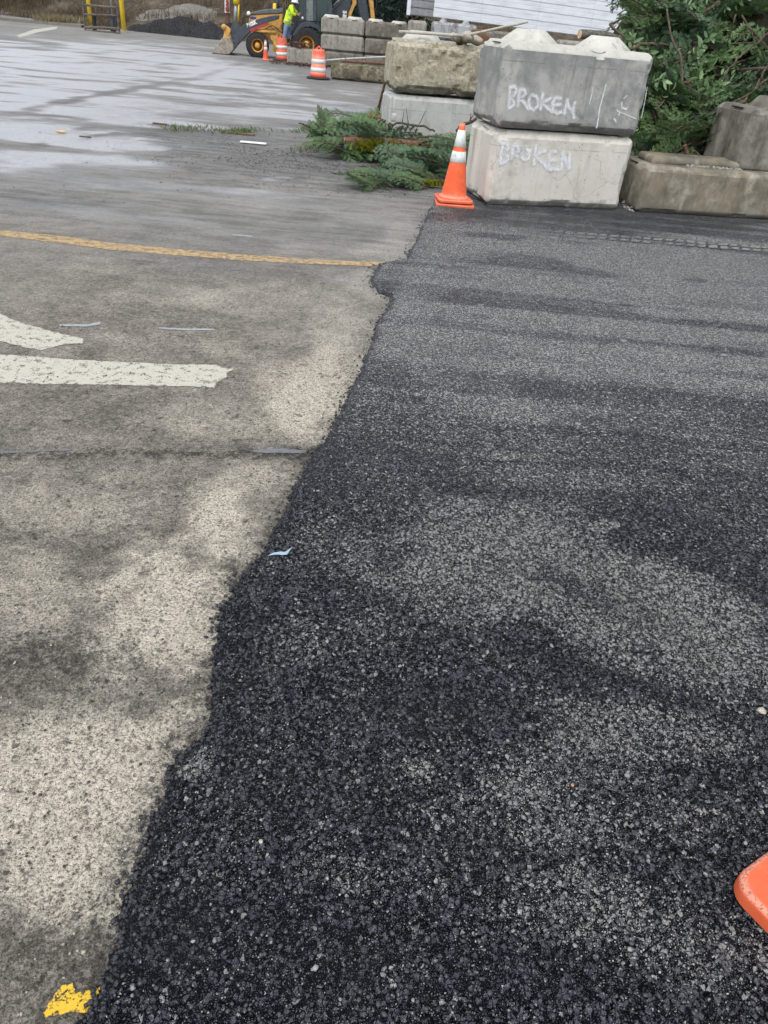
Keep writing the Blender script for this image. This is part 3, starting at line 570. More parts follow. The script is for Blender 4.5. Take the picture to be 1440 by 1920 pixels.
# sprayed lettering: soft-edged strips of paint lying on the front faces
def mat_spray(name, dens):
    n = N(name, .8, .2); n.set('Base Color', (.80, .82, .84, 1)); e = n.attr('edge'); g = n.noise(140, 4, .7); m = n.noise(18, 3, .6)
    n.set('Alpha', n.math('MULTIPLY', n.rng(n.math('ADD', n.math('MULTIPLY', e, .75), n.math('MULTIPLY', n.math('SUBTRACT', g, .5), 1.1)), .12, .75), n.rng(m, .3, .65, dens * .6, dens))); return n.m
def spray(parent, p0, nrm, strokes, wpx, mat, name='spray_lettering'):
    V = []; F = []; E = []; scale = 1.0
    for si, st in enumerate(strokes):
        wd = wpx
        if isinstance(st, tuple): wd, st = st
        o = nrm * (.0035 + si * .0004); pts = [plane_hit(x, y, p0, nrm) + o for x, y in st]
        # resample
        q = [pts[0]]
        for a, b in zip(pts, pts[1:]):
            k = max(1, int((b - a).length / .02)); q += [a.lerp(b, (j + 1) / k) for j in range(k)]
        hw = wd * .0056 / 2; base = len(V)
        d0 = (q[1] - q[0]).normalized(); d1 = (q[-1] - q[-2]).normalized(); q = [q[0] - d0 * hw] + q + [q[-1] + d1 * hw]
        for i, p in enumerate(q):
            d = (q[min(i + 1, len(q) - 1)] - q[max(i - 1, 0)]).normalized(); s = d.cross(nrm)
            for j, off in enumerate((-1, -.5, 0, .5, 1)):
                V.append(p + s * off * hw); E.append((0, .6, 1, .6, 0)[j] * (0 if i in (0, len(q) - 1) else 1))
        for i in range(len(q) - 1):
            for j in range(4): F.append((base + i * 5 + j, base + i * 5 + j + 1, base + i * 5 + j + 6, base + i * 5 + j + 5))
    o = from_np(name, [tuple(v) for v in V], F, mat, parent); a = o.data.attributes.new('edge', 'FLOAT', 'POINT'); a.data.foreach_set('value', E)
    return o
z4 = lambda L: [(900 + x / 4.235, 60 + y / 4.235) for x, y in L]
nf = Vector((math.sin(RZ), -math.cos(RZ), 0)); M['spray1'] = mat_spray('white_spray_paint', .85); M['spray2'] = mat_spray('faint_white_spray_paint', .95)
pu = Vector((*(FL + [-.01, -.045]), .8)) + nf * .002; pl = Vector((*FL, .3)) + nf * .002
B_ = [
 [(238, 440), (232, 520), (228, 605)], [(238, 440), (275, 430), (290, 465), (270, 505), (238, 520), (262, 540), (270, 575), (230, 605)],
 [(315, 460), (305, 530), (302, 590)], [(315, 460), (350, 458), (362, 490), (340, 515), (310, 525), (350, 560), (385, 615)],
 [(400, 505), (385, 550), (395, 600), (425, 618), (455, 590), (462, 545), (445, 510), (410, 500), (400, 505)],
 [(498, 490), (485, 560), (480, 615)], [(560, 525), (520, 550), (490, 565), (530, 600), (575, 635)],
 [(640, 530), (600, 520), (575, 560), (578, 620), (610, 645), (645, 635)], [(580, 580), (640, 575)],
 [(690, 540), (675, 600), (668, 650)], [(690, 540), (700, 590), (735, 640), (745, 680)], [(735, 640), (742, 590), (748, 560)]]
spray(upb, pu, nf, [z4(s) for s in B_], 11.5, M['spray1'])
spray(upb, pu, nf, [(3.5, z4([(895, 440), (885, 500), (868, 570)]))], 3.5, M['spray1'], 'tally_stroke')
spray(upb, pu, nf, [(5, z4([(1000, 415), (975, 510), (950, 600), (938, 690), (925, 760)]))], 5, M['spray1'], 'tally_stroke')
B2 = [
 [(185, 870), (170, 950), (160, 1045)], [(165, 880), (215, 885), (225, 920), (205, 950), (175, 960), (215, 975), (222, 1010), (195, 1038), (160, 1042)],
 [(262, 905), (250, 1000)], [(262, 900), (300, 905), (305, 945), (255, 960), (300, 990)],
 [(340, 930), (328, 975), (345, 1015), (385, 1005), (392, 950), (365, 920), (340, 930)],
 [(445, 900), (435, 980), (425, 1055)], [(520, 940), (480, 960), (440, 985), (490, 1030), (530, 1075), (570, 1095)],
 [(600, 950), (560, 950), (548, 1010), (545, 1085), (620, 1090)], [(550, 1020), (605, 1015)],
 [(655, 965), (650, 1030), (645, 1090)], [(655, 965), (680, 1030), (705, 1085)], [(705, 1085), (708, 1020), (712, 965)]]
spray(low, pl, nf, [z4(s) for s in B2], 13, M['spray2'])
spray(upb, pu, nf, [(4, z4([(1165, 505), (1140, 530)])), (7, z4([(1120, 565), (1125, 600), (1160, 615), (1165, 600)])), (4, z4([(1085, 620), (1110, 640), (1100, 660)])), (6, z4([(1065, 690), (1080, 715)])), (3, z4([(1120, 640), (1180, 665), (1240, 690)])), (3, z4([(1325, 440), (1305, 560), (1280, 680)]))], 4, M['spray1'], 'scratch_mark')

# left stack
m_rock = mat_concrete('crumbling_tan_concrete', (.50, .465, .36), (.24, .22, .165), .35, .3, warm=.5, pits=.8, rocky=.6, moss=.0, seed=5)
m_pale2 = mat_concrete('light_grey_concrete', (.50, .50, .48), (.33, .33, .32), .3, .3, pits=.4, seed=8)
LA = R(12)
block('light grey smooth concrete block under the crumbling one, rising behind cut branches', m_pale2, mid_from((-.435, 11.32), LA, 1.55, .78), LA, 1.55, .78, .745, r=.045, amp=.006, chips=.03, seed=11, groove=.03)
ul = block('crumbling tan concrete block with poles lying on its top lugs', m_rock, mid_from((-.43, 11.27), LA, 1.55, .80, .755), LA, 1.55, .80, .60, (0.01, -.005), lugs=((-.36, -.02),), lugsz=(.25, .15, .10), lug_mat=m_lug, r=.06, amp=.008, chips=.04, seed=13, rock=.028, groove=.02, res=.025)
# right pair
m_dk = mat_concrete('damp_brown_grey_concrete', (.36, .335, .275), (.15, .135, .105), .75, .7, warm=.3, pits=.5, seed=15)
m_dk2 = mat_concrete('dark_weathered_concrete', (.28, .265, .225), (.13, .12, .10), .7, .6, pits=.5, seed=17)
RA = R(9.5)
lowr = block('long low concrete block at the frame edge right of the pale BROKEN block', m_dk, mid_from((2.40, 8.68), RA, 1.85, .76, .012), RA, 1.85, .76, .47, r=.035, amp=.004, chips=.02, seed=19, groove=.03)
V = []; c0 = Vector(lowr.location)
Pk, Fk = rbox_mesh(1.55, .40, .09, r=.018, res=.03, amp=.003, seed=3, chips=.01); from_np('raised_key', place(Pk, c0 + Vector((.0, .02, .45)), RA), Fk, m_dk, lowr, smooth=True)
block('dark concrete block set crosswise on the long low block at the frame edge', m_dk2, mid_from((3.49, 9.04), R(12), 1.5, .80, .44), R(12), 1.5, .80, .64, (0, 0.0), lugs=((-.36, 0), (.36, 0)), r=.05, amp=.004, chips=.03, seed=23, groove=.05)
def stones(name, pts, rad, mat, label=None, cat=None, group=None, kind=None, seed=0, flat=.7):
    V = []; F = []; r2 = random.Random(seed)
    bm0 = bmesh.new(); bmesh.ops.create_icosphere(bm0, subdivisions=1, radius=1); bv = np.array([v.co[:] for v in bm0.verts]); bf = [tuple(v.index for v in f.verts) for f in bm0.faces]; bm0.free()
    for p in pts:
        rr = rad * r2.uniform(.5, 1.4); q = bv * (1 + np.array([r2.uniform(-.25, .25) for _ in bv]))[:, None] * [rr * r2.uniform(.8, 1.3), rr, rr * flat]
        a = r2.uniform(0, 6.28); ca, sa = math.cos(a), math.sin(a); q = np.column_stack([q[:, 0] * ca - q[:, 1] * sa, q[:, 0] * sa + q[:, 1] * ca, q[:, 2]]) + np.array(p)
        k = len(V); V += [tuple(x) for x in q]; F += [tuple(i + k for i in f) for f in bf]
    o = from_np(name, V, F, mat)
    return tag(o, label, cat, group, kind)
M['gravel'] = simple('grey_gravel', (.26, .25, .23), .85, .45, 60); M['debris'] = simple('dark_debris', (.055, .048, .04), .9, .5, 40, dirt=(.20, .15, .10))
pts = []
for i in range(160):
    x, y = random.uniform(2.35, 2.46), random.uniform(8.7, 9.4); pts.append((x, y, random.uniform(.01, .05)))
for i in range(120):
    x = random.uniform(2.9, 3.55); pts.append((x, 8.78 + (x - 2.4) * .167 + random.uniform(.05, .22), .485))
stones('gravel', pts, .018, M['gravel'], kind='stuff', seed=3)

# far stack 3 x 2 and its neighbours
m_far = mat_concrete('far_grey_brown_concrete', (.32, .30, .26), (.17, .16, .14), .5, .4, pits=.2, seed=31)
m_far2 = mat_concrete('far_dark_concrete', (.24, .22, .185), (.12, .11, .09), .6, .5, pits=.2, seed=33)
m_fargrey = mat_concrete('far_blue_grey_concrete', (.38, .40, .41), (.19, .155, .16), .5, .6, pits=.2, seed=35)
m_mossy = mat_concrete('mossy_patchy_concrete', (.36, .33, .26), (.11, .095, .07), .8, .4, warm=.4, moss=.5, seed=37)
rows = ['bottom', 'middle', 'top']; FA = R(3)
for c_ in range(2):
    for r_ in range(3):
        x0 = -4.62 + c_ * 1.88; y0 = 37.35 + c_ * .12
        lab = [['bottom block of the left column in the six-block wall behind the front barrel', 'middle block of the left column in the six-block wall right of the tractor', 'top left block of the six-block wall, standing against the tractor cab and rear wheel'],
               ['bottom block of the right column in the six-block wall, low behind the white pipe', 'middle block of the right column in the six-block wall behind the pipes', 'top right block of the six-block wall below the yellow digging arm']][c_][r_]
        block(lab, [m_far2, m_far, m_far][r_] if c_ == 0 else [m_far2, m_far2, m_far2][r_], mid_from((x0 - .01 * r_, y0), FA, 1.84, .61, -.4 + r_ * .615), FA, 1.84, .61, .60, (0, 0),
              lugs=((-.5, 0), (.5, 0)) if r_ == 2 else (), lug_mat=m_lug, lugsz=(.32, .25, .08), group='concrete blocks of the far six-block wall', r=.05, res=.08, amp=.01, chips=.05, seed=40 + r_ * 3 + c_)
block('low mossy concrete block right of the front orange barrel', m_mossy, mid_from((-3.40, 30.5), R(3), 1.95, .61), R(3), 1.95, .61, .50, r=.06, res=.06, amp=.02, chips=.08, seed=51)
block('small grey concrete block showing between the white pipe and the shovel handle', m_far, mid_from((-1.24, 30.6), R(3), 1.0, .61), R(3), 1.0, .61, .55, r=.05, res=.08, amp=.01, seed=53)
block('stub concrete block heaped with brown leaves in front of the tractor rear wheel', m_far, mid_from((-6.02, 36.9), R(2), 1.15, .6), R(2), 1.15, .6, .62, r=.06, res=.08, amp=.012, chips=.04, seed=55)
for i, (px0, px1, Yd, ztop, mt, lab) in enumerate([(765, 800, 35.2, 1.60, m_far, 'narrow grey concrete block end under the grey slatted shed corner'), (810, 895, 34.8, 1.63, m_fargrey, 'blue-grey streaked concrete block directly under the left end of the white siding'),
                                  (897, 968, 35.6, 1.50, m_far2, 'dark brown concrete block under the white siding behind the raised pole'), (1052, 1098, 36.5, 1.42, m_far, 'concrete block end seen between the two lugs of the BROKEN block')]):
    a = YP(px0, 50, Yd); b = YP(px1, 55, Yd); L_ = b.x - a.x
    for r_ in range(2):
        l2 = lab if r_ == 0 else ['lower grey block under the narrow block end by the shed', 'lower blue-grey block just behind the poles and rubble', 'lower dark block behind the rusty plate', 'lower block deep behind the notch of the BROKEN block'][i]
        block(l2, mt, mid_from((a.x, Yd), FA, L_, .61, ztop - .6 * (r_ + 1)), FA, L_, .61, .595, lugs=((-L_ * .25, 0), (L_ * .25, 0)) if (r_ == 0 and i == 1) else (), lugsz=(.16, .06, .13), group='concrete blocks carrying the far shed', r=.06, res=.08, amp=.01, chips=.05, seed=60 + i * 2 + r_)
    # the rows below stand on a bank of rubble
block('lowest dark concrete block course carrying the far sheds', m_far2, (1.9, 35.6, -.4), FA, 6.2, .9, .80, r=.08, res=.12, amp=.02, chips=.08, seed=77)

# ================================================================== SHEDS
def shed(name, x0, x1, y0, z0, z1, depth, mat_wall, pitch, label, cat, slope, ribs_mat=None, yslope=0.0, corner=None):
    t = thing(name, (x0, y0, -.4), label, cat)
    bm = bmesh.new(); prof = []; z = z0
    while z < z1:
        prof += [(0, z), (-.028, z + .018), (-.028, z + pitch * .44), (-.023, z + pitch * .47), (-.023, z + pitch * .51), (-.028, z + pitch * .54), (-.028, z + pitch * .90), (0.01, z + pitch * .93), (0.01, z + pitch * .985)]; z += pitch
    L = x1 - x0
    def P(u, dy, z, yy=0): return Vector((x0 + u * L, y0 + dy + yslope * u + yy, z + slope * u))
    n = 24; cols = [[bm.verts.new(P(i / n, dy + .006 * math.sin(i * 1.7), z)) for dy, z in prof] for i in range(n + 1)]
    for a, b in zip(cols, cols[1:]):
        for k in range(len(prof) - 1): bm.faces.new((a[k], b[k], b[k + 1], a[k + 1]))
    # closed back and ends
    for u in (0, 1):
        q = [P(u, 0.0, z0), P(u, depth, z0), P(u, depth, z1), P(u, 0.0, z1)]; bm.faces.new([bm.verts.new(v) for v in q])
    q = [P(0, depth, z0), P(1, depth, z0), P(1, depth, z1), P(0, depth, z1)]; bm.faces.new([bm.verts.new(v) for v in q])
    q = [P(0, 0, z0), P(1, 0, z0), P(1, depth, z0), P(0, depth, z0)]; bm.faces.new([bm.verts.new(v) for v in q])
    o = from_bm('wall', bm, mat_wall, t)
    bm = bmesh.new(); prism(bm, [P(-.01, -.15, z1), P(1.01, -.15, z1), P(1.01, depth + .15, z1), P(-.01, depth + .15, z1)], Vector((0, 0, .12))); from_bm('roof', fix(bm), M['steel'], t)
    if corner:
        bm = bmesh.new(); prism(bm, [P(0, -.05, z0 - .02), P(0, -.05, z0 - .02) + Vector((corner, 0, 0)), P(0, .05, z0 - .02) + Vector((corner, 0, 0)), P(0, .05, z0 - .02)], Vector((0, 0, z1 - z0))); from_bm('corner_trim', fix(bm, .01), M['white_siding'], t)
    return t
def mat_siding(name, col, dirt):
    n = N(name, .45, .4); f = n.noise(2, 5, .6, n.map(scale=(.6, 1, 2.5))); X = n.sep(n.tc)
    seam = n.math('LESS_THAN', n.math('FRACT', n.math('ADD', n.math('MULTIPLY', X[0], .41), .2)), .006)
    c = n.mix(n.rng(f, .35, .75), col, dirt); c = n.mix(n.math('MULTIPLY', seam, .5), c, (.35, .36, .38)); n.set('Base Color', c); return n.m
M['white_siding'] = mat_siding('white_lap_siding', (.74, .76, .80), (.60, .62, .66)); M['grey_siding'] = mat_siding('grey_lap_siding', (.27, .28, .30), (.19, .19, .20))
a = YP(812, 32, 36); b = YP(1225, 84, 40)
shed('shed', a.x, a.x + (b.x - a.x) * 1.9, 36, a.z, a.z + 3.0, 2.4, M['white_siding'], .325, 'white lap-sided shed wall raised on concrete blocks behind the green branches', 'shed', (b.z - a.z) * 1.9, yslope=7.6)
g = YP(762, 27, 37.2); g2 = YP(813, 33, 37.2)
shed('shed', g.x, g2.x + .35, 37.2, g.z, g.z + 2.9, 2.2, M['grey_siding'], .27, 'grey slatted shed end showing left of the white siding, with a pale corner strip', 'shed', -.02, corner=.16)

# ================================================================== POLES, PIPES, SHOVEL, RUBBLE
def rod(name, pts, rad, mat, label, cat, n=10, wob=0.0, group=None):
    bm = bmesh.new(); pts = [Vector(p) for p in pts]; q = []
    for a_, b_ in zip(pts, pts[1:]):
        for k in range(6): q.append(a_.lerp(b_, k / 6) + Vector((random.uniform(-wob, wob), random.uniform(-wob, wob), random.uniform(-wob, wob))))
    q.append(pts[-1]); rr = rad if hasattr(rad, '__len__') else (rad, rad)
    tube(bm, q, [rr[0] + (rr[1] - rr[0]) * i / (len(q) - 1) for i in range(len(q))], n)
    o = rebase(from_bm(name, fix(bm), mat, None, True)); return tag(o, label, cat, group)
M['pale_pipe'] = simple('dulled_white_pipe', (.50, .51, .50), .6, .15, 5, dirt=(.2, .17, .14)); M['pole'] = simple('pale_weathered_pole', (.45, .42, .36), .75, .15, 12, .003, dirt=(.28, .24, .18))
rod('pole', [YP(748, 59, 11.45), YP(866, 67, 11.42)], .018, M['pole'], 'short straight pale pole lying level across the crumbling block', 'pole', wob=.002)
rod('pole', [YP(856, 70, 11.5), YP(990, 41, 11.3)], (.019, .012), M['pole'], 'pale pole slanting up to the right from the crumbling block', 'pole', wob=.003)
rod('pipe', [YP(611, 113, 29.9), YP(650, 110, 29.9), YP(738, 105.5, 29.9)], .024, M['pale_pipe'], 'thin white pipe running from the front barrel to the shovel handle', 'pipe')
rod('pipe', [YP(640, 114, 30.1), YP(735, 121, 30.1)], .045, M['rust'], 'rusty bar lying on the mossy block below the white pipe', 'pipe')
t = thing('shovel', YP(706, 220, 12.3), 'shovel with a wooden handle and red scoop leaning on the left block stack', 'shovel')
bm = bmesh.new(); tube(bm, [YP(741, 84, 12.0), YP(728, 130, 12.15), YP(710, 202, 12.3)], [.016, .019, .019], 10); from_bm('handle', fix(bm), M['wood_handle'], t, True)
bm = bmesh.new(); tube(bm, [YP(711, 198, 12.3), YP(707, 218, 12.32)], [.024, .03], 10); from_bm('socket', fix(bm), M['black_rubber'], t, True)
bm = bmesh.new(); q = [YP(691, 213, 12.33), YP(722, 214, 12.33), YP(722, 232, 12.22), YP(716, 240, 12.15), YP(697, 240, 12.15), YP(690, 232, 12.22)]
prism(bm, q, Vector((0, .012, .01))); prism(bm, [q[0], q[0] + Vector((0, -.06, .01)), q[5] + Vector((0, -.05, 0)), q[5]], Vector((.008, 0, 0))); prism(bm, [q[1], q[1] + Vector((0, -.06, .01)), q[2] + Vector((0, -.05, 0)), q[2]], Vector((-.008, 0, 0)))
from_bm('scoop', fix(bm), simple('red_scoop_paint', (.62, .07, .05), .5, .2, 10, dirt=(.1, .04, .03)), t)
# rubble on the crumbling block, rusty plate behind
def chunk(c, s, seed, label, mat):
    P, F = rbox_mesh(s[0], s[1], s[2], r=min(s) * .3, res=min(s) / 4, amp=min(s) * .25, seed=seed); P = place(P, c, seed * 1.1, (.3 * math.sin(seed), .3 * math.cos(seed)))
    return tag(rebase(from_np('concrete_chunk', P, F, mat, smooth=True)), label, 'rubble')
m_ch = mat_concrete('broken_concrete', (.42, .38, .32), (.25, .22, .18), .4, .2, warm=.4, pits=.5, seed=41)
chunk(YP(858, 80, 11.65), (.26, .18, .09), 1, 'flat pale concrete chunk on the crumbling block, nearest the pole joint', m_ch)
chunk(YP(873, 80, 11.5), (.17, .15, .13), 2, 'upright pale concrete chunk in the middle of the rubble on the crumbling block', m_ch)
chunk(YP(888, 82, 11.7), (.22, .16, .10), 3, 'grey concrete chunk at the right end of the rubble on the crumbling block', m_ch)
bm = bmesh.new(); prism(bm, [YP(884, 56, 12.6), YP(905, 57, 12.6), YP(918, 75, 12.6), YP(912, 95, 12.6), YP(892, 90, 12.6), YP(880, 70, 12.6)], Vector((.02, .03, .01))); tag(rebase(from_bm('rusty_plate', fix(bm), M['rust'])), 'curved rusty brown plate standing behind the rubble', 'metal plate')

# ================================================================== CONES AND BARRELS
def rsq(bm, c, half, z0, z1, rad, ch=.008, rot=0.0, n=6, inset=0.0):
    """rounded square slab with a softened top rim"""
    def ring(h, z, rr):
        r_ = []
        for k, (sx, sy) in enumerate(((1, 1), (-1, 1), (-1, -1), (1, -1))):
            for j in range(n + 1):
                a_ = k * math.pi / 2 + j / n * math.pi / 2
                x = sx * (h - rr) + rr * math.cos(a_); y = sy * (h - rr) + rr * math.sin(a_)
                r_.append(bm.verts.new(Vector(c) + Vector((x * math.cos(rot) - y * math.sin(rot), x * math.sin(rot) + y * math.cos(rot), z))))
        return r_
    rs = [ring(half, z0, rad)] + [ring(half - ch * (1 - math.cos(q_)), z1 - ch * (1 - math.sin(q_)), rad) for q_ in (0, .4, .8, 1.2, 1.57)]
    m = len(rs[0])
    for p, q in zip(rs, rs[1:]):
        for k in range(m): bm.faces.new((p[k], p[(k + 1) % m], q[(k + 1) % m], q[k]))
    bm.faces.new(rs[0][::-1]); bm.faces.new(rs[-1])
def traffic_cone(loc, label, H=.71, rb=.135, rt=.026, half=.18, rot=0.0, tilt=(0, 0), mat=None, bands=((.505, .655), (.365, .465)), dbl=False, n=40, group=None, baserad=.05, bz=.028):
    mat = mat or M['orange']; t = thing('traffic_cone', loc, label, 'traffic cone', group); L = Vector(loc)
    z0 = .03 if dbl else 0.0
    if dbl:
        bm = bmesh.new(); rsq(bm, L + Vector((.012, -.012, 0)), half * 1.10, 0.0, .022, .03, rot=rot - .14); o = from_bm('lower_base', fix(bm), mat, t, False)
    bm = bmesh.new(); rsq(bm, L + Vector((0, 0, z0)), half, 0.004, bz + .004, baserad, ch=bz * .42, rot=rot); bo = from_bm('base', fix(bm), mat, t, True); bo.data.set_sharp_from_angle(angle=R(40))
    rad = lambda z: rb + (rt - rb) * (z - bz) / (H - bz)
    bm = bmesh.new(); prof = [(rb * 1.16, bz - .002), (rb * 1.13, bz + .012), (rb * 1.02, bz + .02)] + [(rad(bz + .03 + (H - bz - .03) * k / 12), bz + .03 + (H - bz - .03) * k / 12) for k in range(13)] + [(rt * .8, H + .004), (rt * .7, H - .03)]
    lathe(bm, L + Vector((0, 0, z0)), prof, n); from_bm('cone_body', fix(bm), mat, t, True)
    for a_, b_ in bands:
        a_ *= H / .71; b_ *= H / .71; bm = bmesh.new(); e = .0025 * H / .71; lathe(bm, L + Vector((0, 0, z0)), [(rad(a_), a_), (rad(a_) + e, a_ + .001), (rad((a_ + b_) / 2) + e, (a_ + b_) / 2), (rad(b_) + e, b_ - .001), (rad(b_), b_)], n, cap=False); from_bm('reflective_band', fix(bm), M['reflect'], t, True)
    return t
traffic_cone((.405, 8.22, .014), 'tall orange cone with two white bands at the corner of the pale BROKEN block', dbl=True, rot=R(10), n=48)
gc = traffic_cone((0, 0, 0), 'orange cone base corner poking in at the lower right of the picture', half=.20, rot=R(34.5), bz=.045, baserad=.052)
_c = PZ(1386, 1660, .05); gc.location = (_c[0] + .258 * math.cos(R(-10.5)), _c[1] + .258 * math.sin(R(-10.5)), .022)
traffic_cone((-7.14, 38.04, -.40), 'small slim orange cone in front of the tractor front wheel', H=.76, half=.17, rb=.12, rt=.04, n=20, mat=M['orange_far'], baserad=.03)
def barrel(loc, label, rz=0.0, tilt=0.0, base=True, dirty=0):
    t = thing('traffic_barrel', loc, label, 'traffic barrel', 'orange traffic barrels'); L = Vector(loc); mo = M['orange_far'] if not dirty else M['orange_dirty']
    def ax(z): return L + Vector((tilt * z, 0, z))
    levels = [(0.03, .285), (.20, .275), (.205, .262), (.40, .255), (.405, .245), (.60, .238), (.605, .228), (.80, .222), (.84, .20), (.885, .195)]
    bm = bmesh.new(); lathe(bm, L, [(r_, z) for z, r_ in levels], 28, axis=(tilt, 0, 1)); from_bm('drum_body', fix(bm), mo, t, True)
    for a_, b_, r0, r1 in ((.215, .345, .2615, .258), (.475, .60, .244, .2385)):
        bm = bmesh.new(); e = .004; lathe(bm, L, [(r0 - .004, a_), (r0 + e, a_ + .002), (r1 + e, b_ - .002), (r1 - .004, b_)], 28, axis=(tilt, 0, 1), cap=False); from_bm('reflective_band', fix(bm), M['reflect'], t, True)
    bm = bmesh.new(); P0 = [(-.13, .875), (-.10, .93), (-.05, .945), (-.035, .985), (0, 1.0), (.035, .985), (.05, .945), (.10, .93), (.13, .875), (.04, .88), (.035, .93), (0, .95), (-.035, .93), (-.04, .88)]
    prism(bm, [L + Vector((x + tilt * z, -.02, z)) for x, z in P0], Vector((0, .04, 0))); from_bm('handle', fix(bm), mo, t)
    if base:
        bm = bmesh.new(); lathe(bm, L, [(.40, .0), (.42, .03), (.38, .06), (.29, .07)], 24); from_bm('rubber_base', fix(bm), M['black_rubber'], t, True)
    return t
M['orange_dirty'] = simple('dirty_orange_plastic', (.62, .11, .05), .6, .2, 5, dirt=(.35, .20, .15))
barrel((-3.78, 30.02, -.4), 'brighter orange and white barrel on a black base at the end of the white pipe')
barrel((-6.50, 38.6, -.4), 'duller orange and white barrel standing below the worker', dirty=1, tilt=-.02, base=True)

# ================================================================== BANK, KERB, POSTS
def bank_z(x, y):
    x = np.asarray(x, float); y = np.asarray(y, float); P = np.column_stack([x.ravel(), y.ravel(), x.ravel() * 0])
    y0 = 55.5 + np.clip((x + 14) * -.10, -6, 6)                     # toe of the bank
    r = sstep(0, 26, (y - y0).ravel()) * 6.5 * sstep(-46, -25, x.ravel()) + sstep(0, 40, (y - y0 - 12).ravel()) * 5
    r = r * (1 - sstep(2, 20, x.ravel()) * .3)
    return (-.42 + r + (fbm(P, .35, 70, 4) - .5) * .8 * sstep(0, 4, (y - y0).ravel())).reshape(x.shape)
xs = np.linspace(-90, 70, 161); yb = np.concatenate([np.linspace(49, 90, 62), np.linspace(93, 150, 14)])
X, Y = np.meshgrid(xs, yb); Z = bank_z(X, Y); idx = np.arange(X.size).reshape(X.shape)
F = np.stack([idx[:-1, :-1].ravel(), idx[:-1, 1:].ravel(), idx[1:, 1:].ravel(), idx[1:, :-1].ravel()], 1)
n = N('bank_soil', .95, .1); f = n.noise(.6, 8, .7); g = n.noise(4, 6, .7)
c = n.mix(n.rng(f, .4, .62), (.075, .058, .045), (.15, .12, .088)); c = n.mix(n.rng(g, .5, .7, 0, .6), c, (.28, .25, .18)); c = n.mix(n.rng(n.noise(1.1, 5), .58, .68, 0, .5), c, (.08, .10, .04))
n.set('Base Color', c); n.bump(g, .2)
tag(from_np('hill', np.column_stack([X.ravel(), Y.ravel(), Z.ravel()]), F, n.m, smooth=True), kind='structure')
# gravel strip behind the kerb and the kerb itself
def kerb():
    a = G(-60, 30); b = G(0, 38.0); c_ = G(90, 46); d = G(152, 52); bm = bmesh.new()
    P = [Vector(p) for p in (a, b, c_, d)]
    for p, q in zip(P, P[1:]):
        n_ = 3
        for k in range(n_):
            s0 = p.lerp(q, k / n_ + .004); s1 = p.lerp(q, (k + 1) / n_ - .004)
            dd = (s1 - s0).normalized(); nn = Vector((-dd.y, dd.x, 0)) * .16
            prism(bm, [s0 + Vector((0, 0, -.02)), s0 + nn * .12 + Vector((0, 0, .15)), s0 + nn + Vector((0, 0, .15)), s0 + nn + Vector((0, 0, -.02))], s1 - s0)
    tag(from_bm('kerb', fix(bm), mat_concrete('kerb_concrete', (.40, .37, .31), (.24, .21, .17), .4, .3, seed=71)), kind='structure')
    g_ = simple('dark_gravel_strip', (.16, .15, .14), .9, .3, 3, dirt=(.24, .22, .2))
    q = [P[0] + Vector((0, .2, .11)), P[3] + Vector((0, .2, .11)), P[3] + Vector((-1, 4, .16)), P[1] + Vector((-3, 6.5, .3)), P[0] + Vector((-20, 7, .3)), P[0] + Vector((-20, 1, .11))]
    bm = bmesh.new(); bm.faces.new([bm.verts.new(v) for v in q]); tag(from_bm('pavement', fix(bm), g_), kind='structure')
kerb()
def blades(name, pts, h, wd, mat, per=1, lean=.5, parent=None):
    """thin upright bent blades, two faces each"""
    pts = np.asarray(pts, float); n_ = len(pts); a = rng.uniform(0, 6.28, n_); hh = h * rng.uniform(.4, 1.4, n_); lx = rng.normal(0, lean, n_) * hh; ly = rng.normal(0, lean, n_) * hh; w_ = wd * rng.uniform(.5, 1.5, n_)
    dx = np.cos(a) * w_; dy = np.sin(a) * w_
    b0 = pts + np.column_stack([-dx, -dy, 0 * a]); b1 = pts + np.column_stack([dx, dy, 0 * a])
    m0 = pts + np.column_stack([-dx * .8 + lx * .35, -dy * .8 + ly * .35, hh * .55]); m1 = pts + np.column_stack([dx * .8 + lx * .35, dy * .8 + ly * .35, hh * .55])
    t0 = pts + np.column_stack([-dx * .2 + lx, -dy * .2 + ly, hh]); t1 = pts + np.column_stack([dx * .2 + lx, dy * .2 + ly, hh])
    V = np.stack([b0, b1, m0, m1, t0, t1], 1).reshape(-1, 3); k = np.arange(n_) * 6
    F = np.concatenate([np.stack([k, k + 1, k + 3, k + 2], 1), np.stack([k + 2, k + 3, k + 5, k + 4], 1)])
    o = from_np(name, V, F, mat, parent); t_ = np.repeat(rng.uniform(0, 1, n_), 6); at = o.data.attributes.new('tint', 'FLOAT', 'POINT'); at.data.foreach_set('value', t_.astype(np.float32)); return o
bx_ = rng.uniform(-62, 8, 120000); by_ = 55.2 + np.clip((bx_ + 14) * -.10, -6, 6) + rng.uniform(0, 1, 120000) ** 1.3 * 24 + 5.5 * ((bx_ > -21) & (bx_ < -9))
cl = fbm(np.column_stack([bx_, by_, bx_ * 0]), .45, 90, 3); k_ = cl + rng.uniform(-.15, .15, len(cl)) > .44; bx_, by_ = bx_[k_], by_[k_]
tag(blades('dry_brush', np.column_stack([bx_, by_, bank_z(bx_, by_) - .05]), .42, .012, M['dry'], lean=.35), kind='stuff')
n = mat_leaf('dark_bramble', (.05, .032, .028), (.14, .10, .07), .9, .1, .1, .8)
k_ = rng.uniform(0, 1, len(bx_)) < .45; kk = k_ & (fbm(np.column_stack([bx_, by_, bx_ * 0]), .25, 95, 3) > .48)
tag(blades('dry_brush', np.column_stack([bx_[kk] + .3, by_[kk] - .4, bank_z(bx_[kk] + .3, by_[kk] - .4) - .05]), .6, .016, n, lean=.5), kind='stuff')
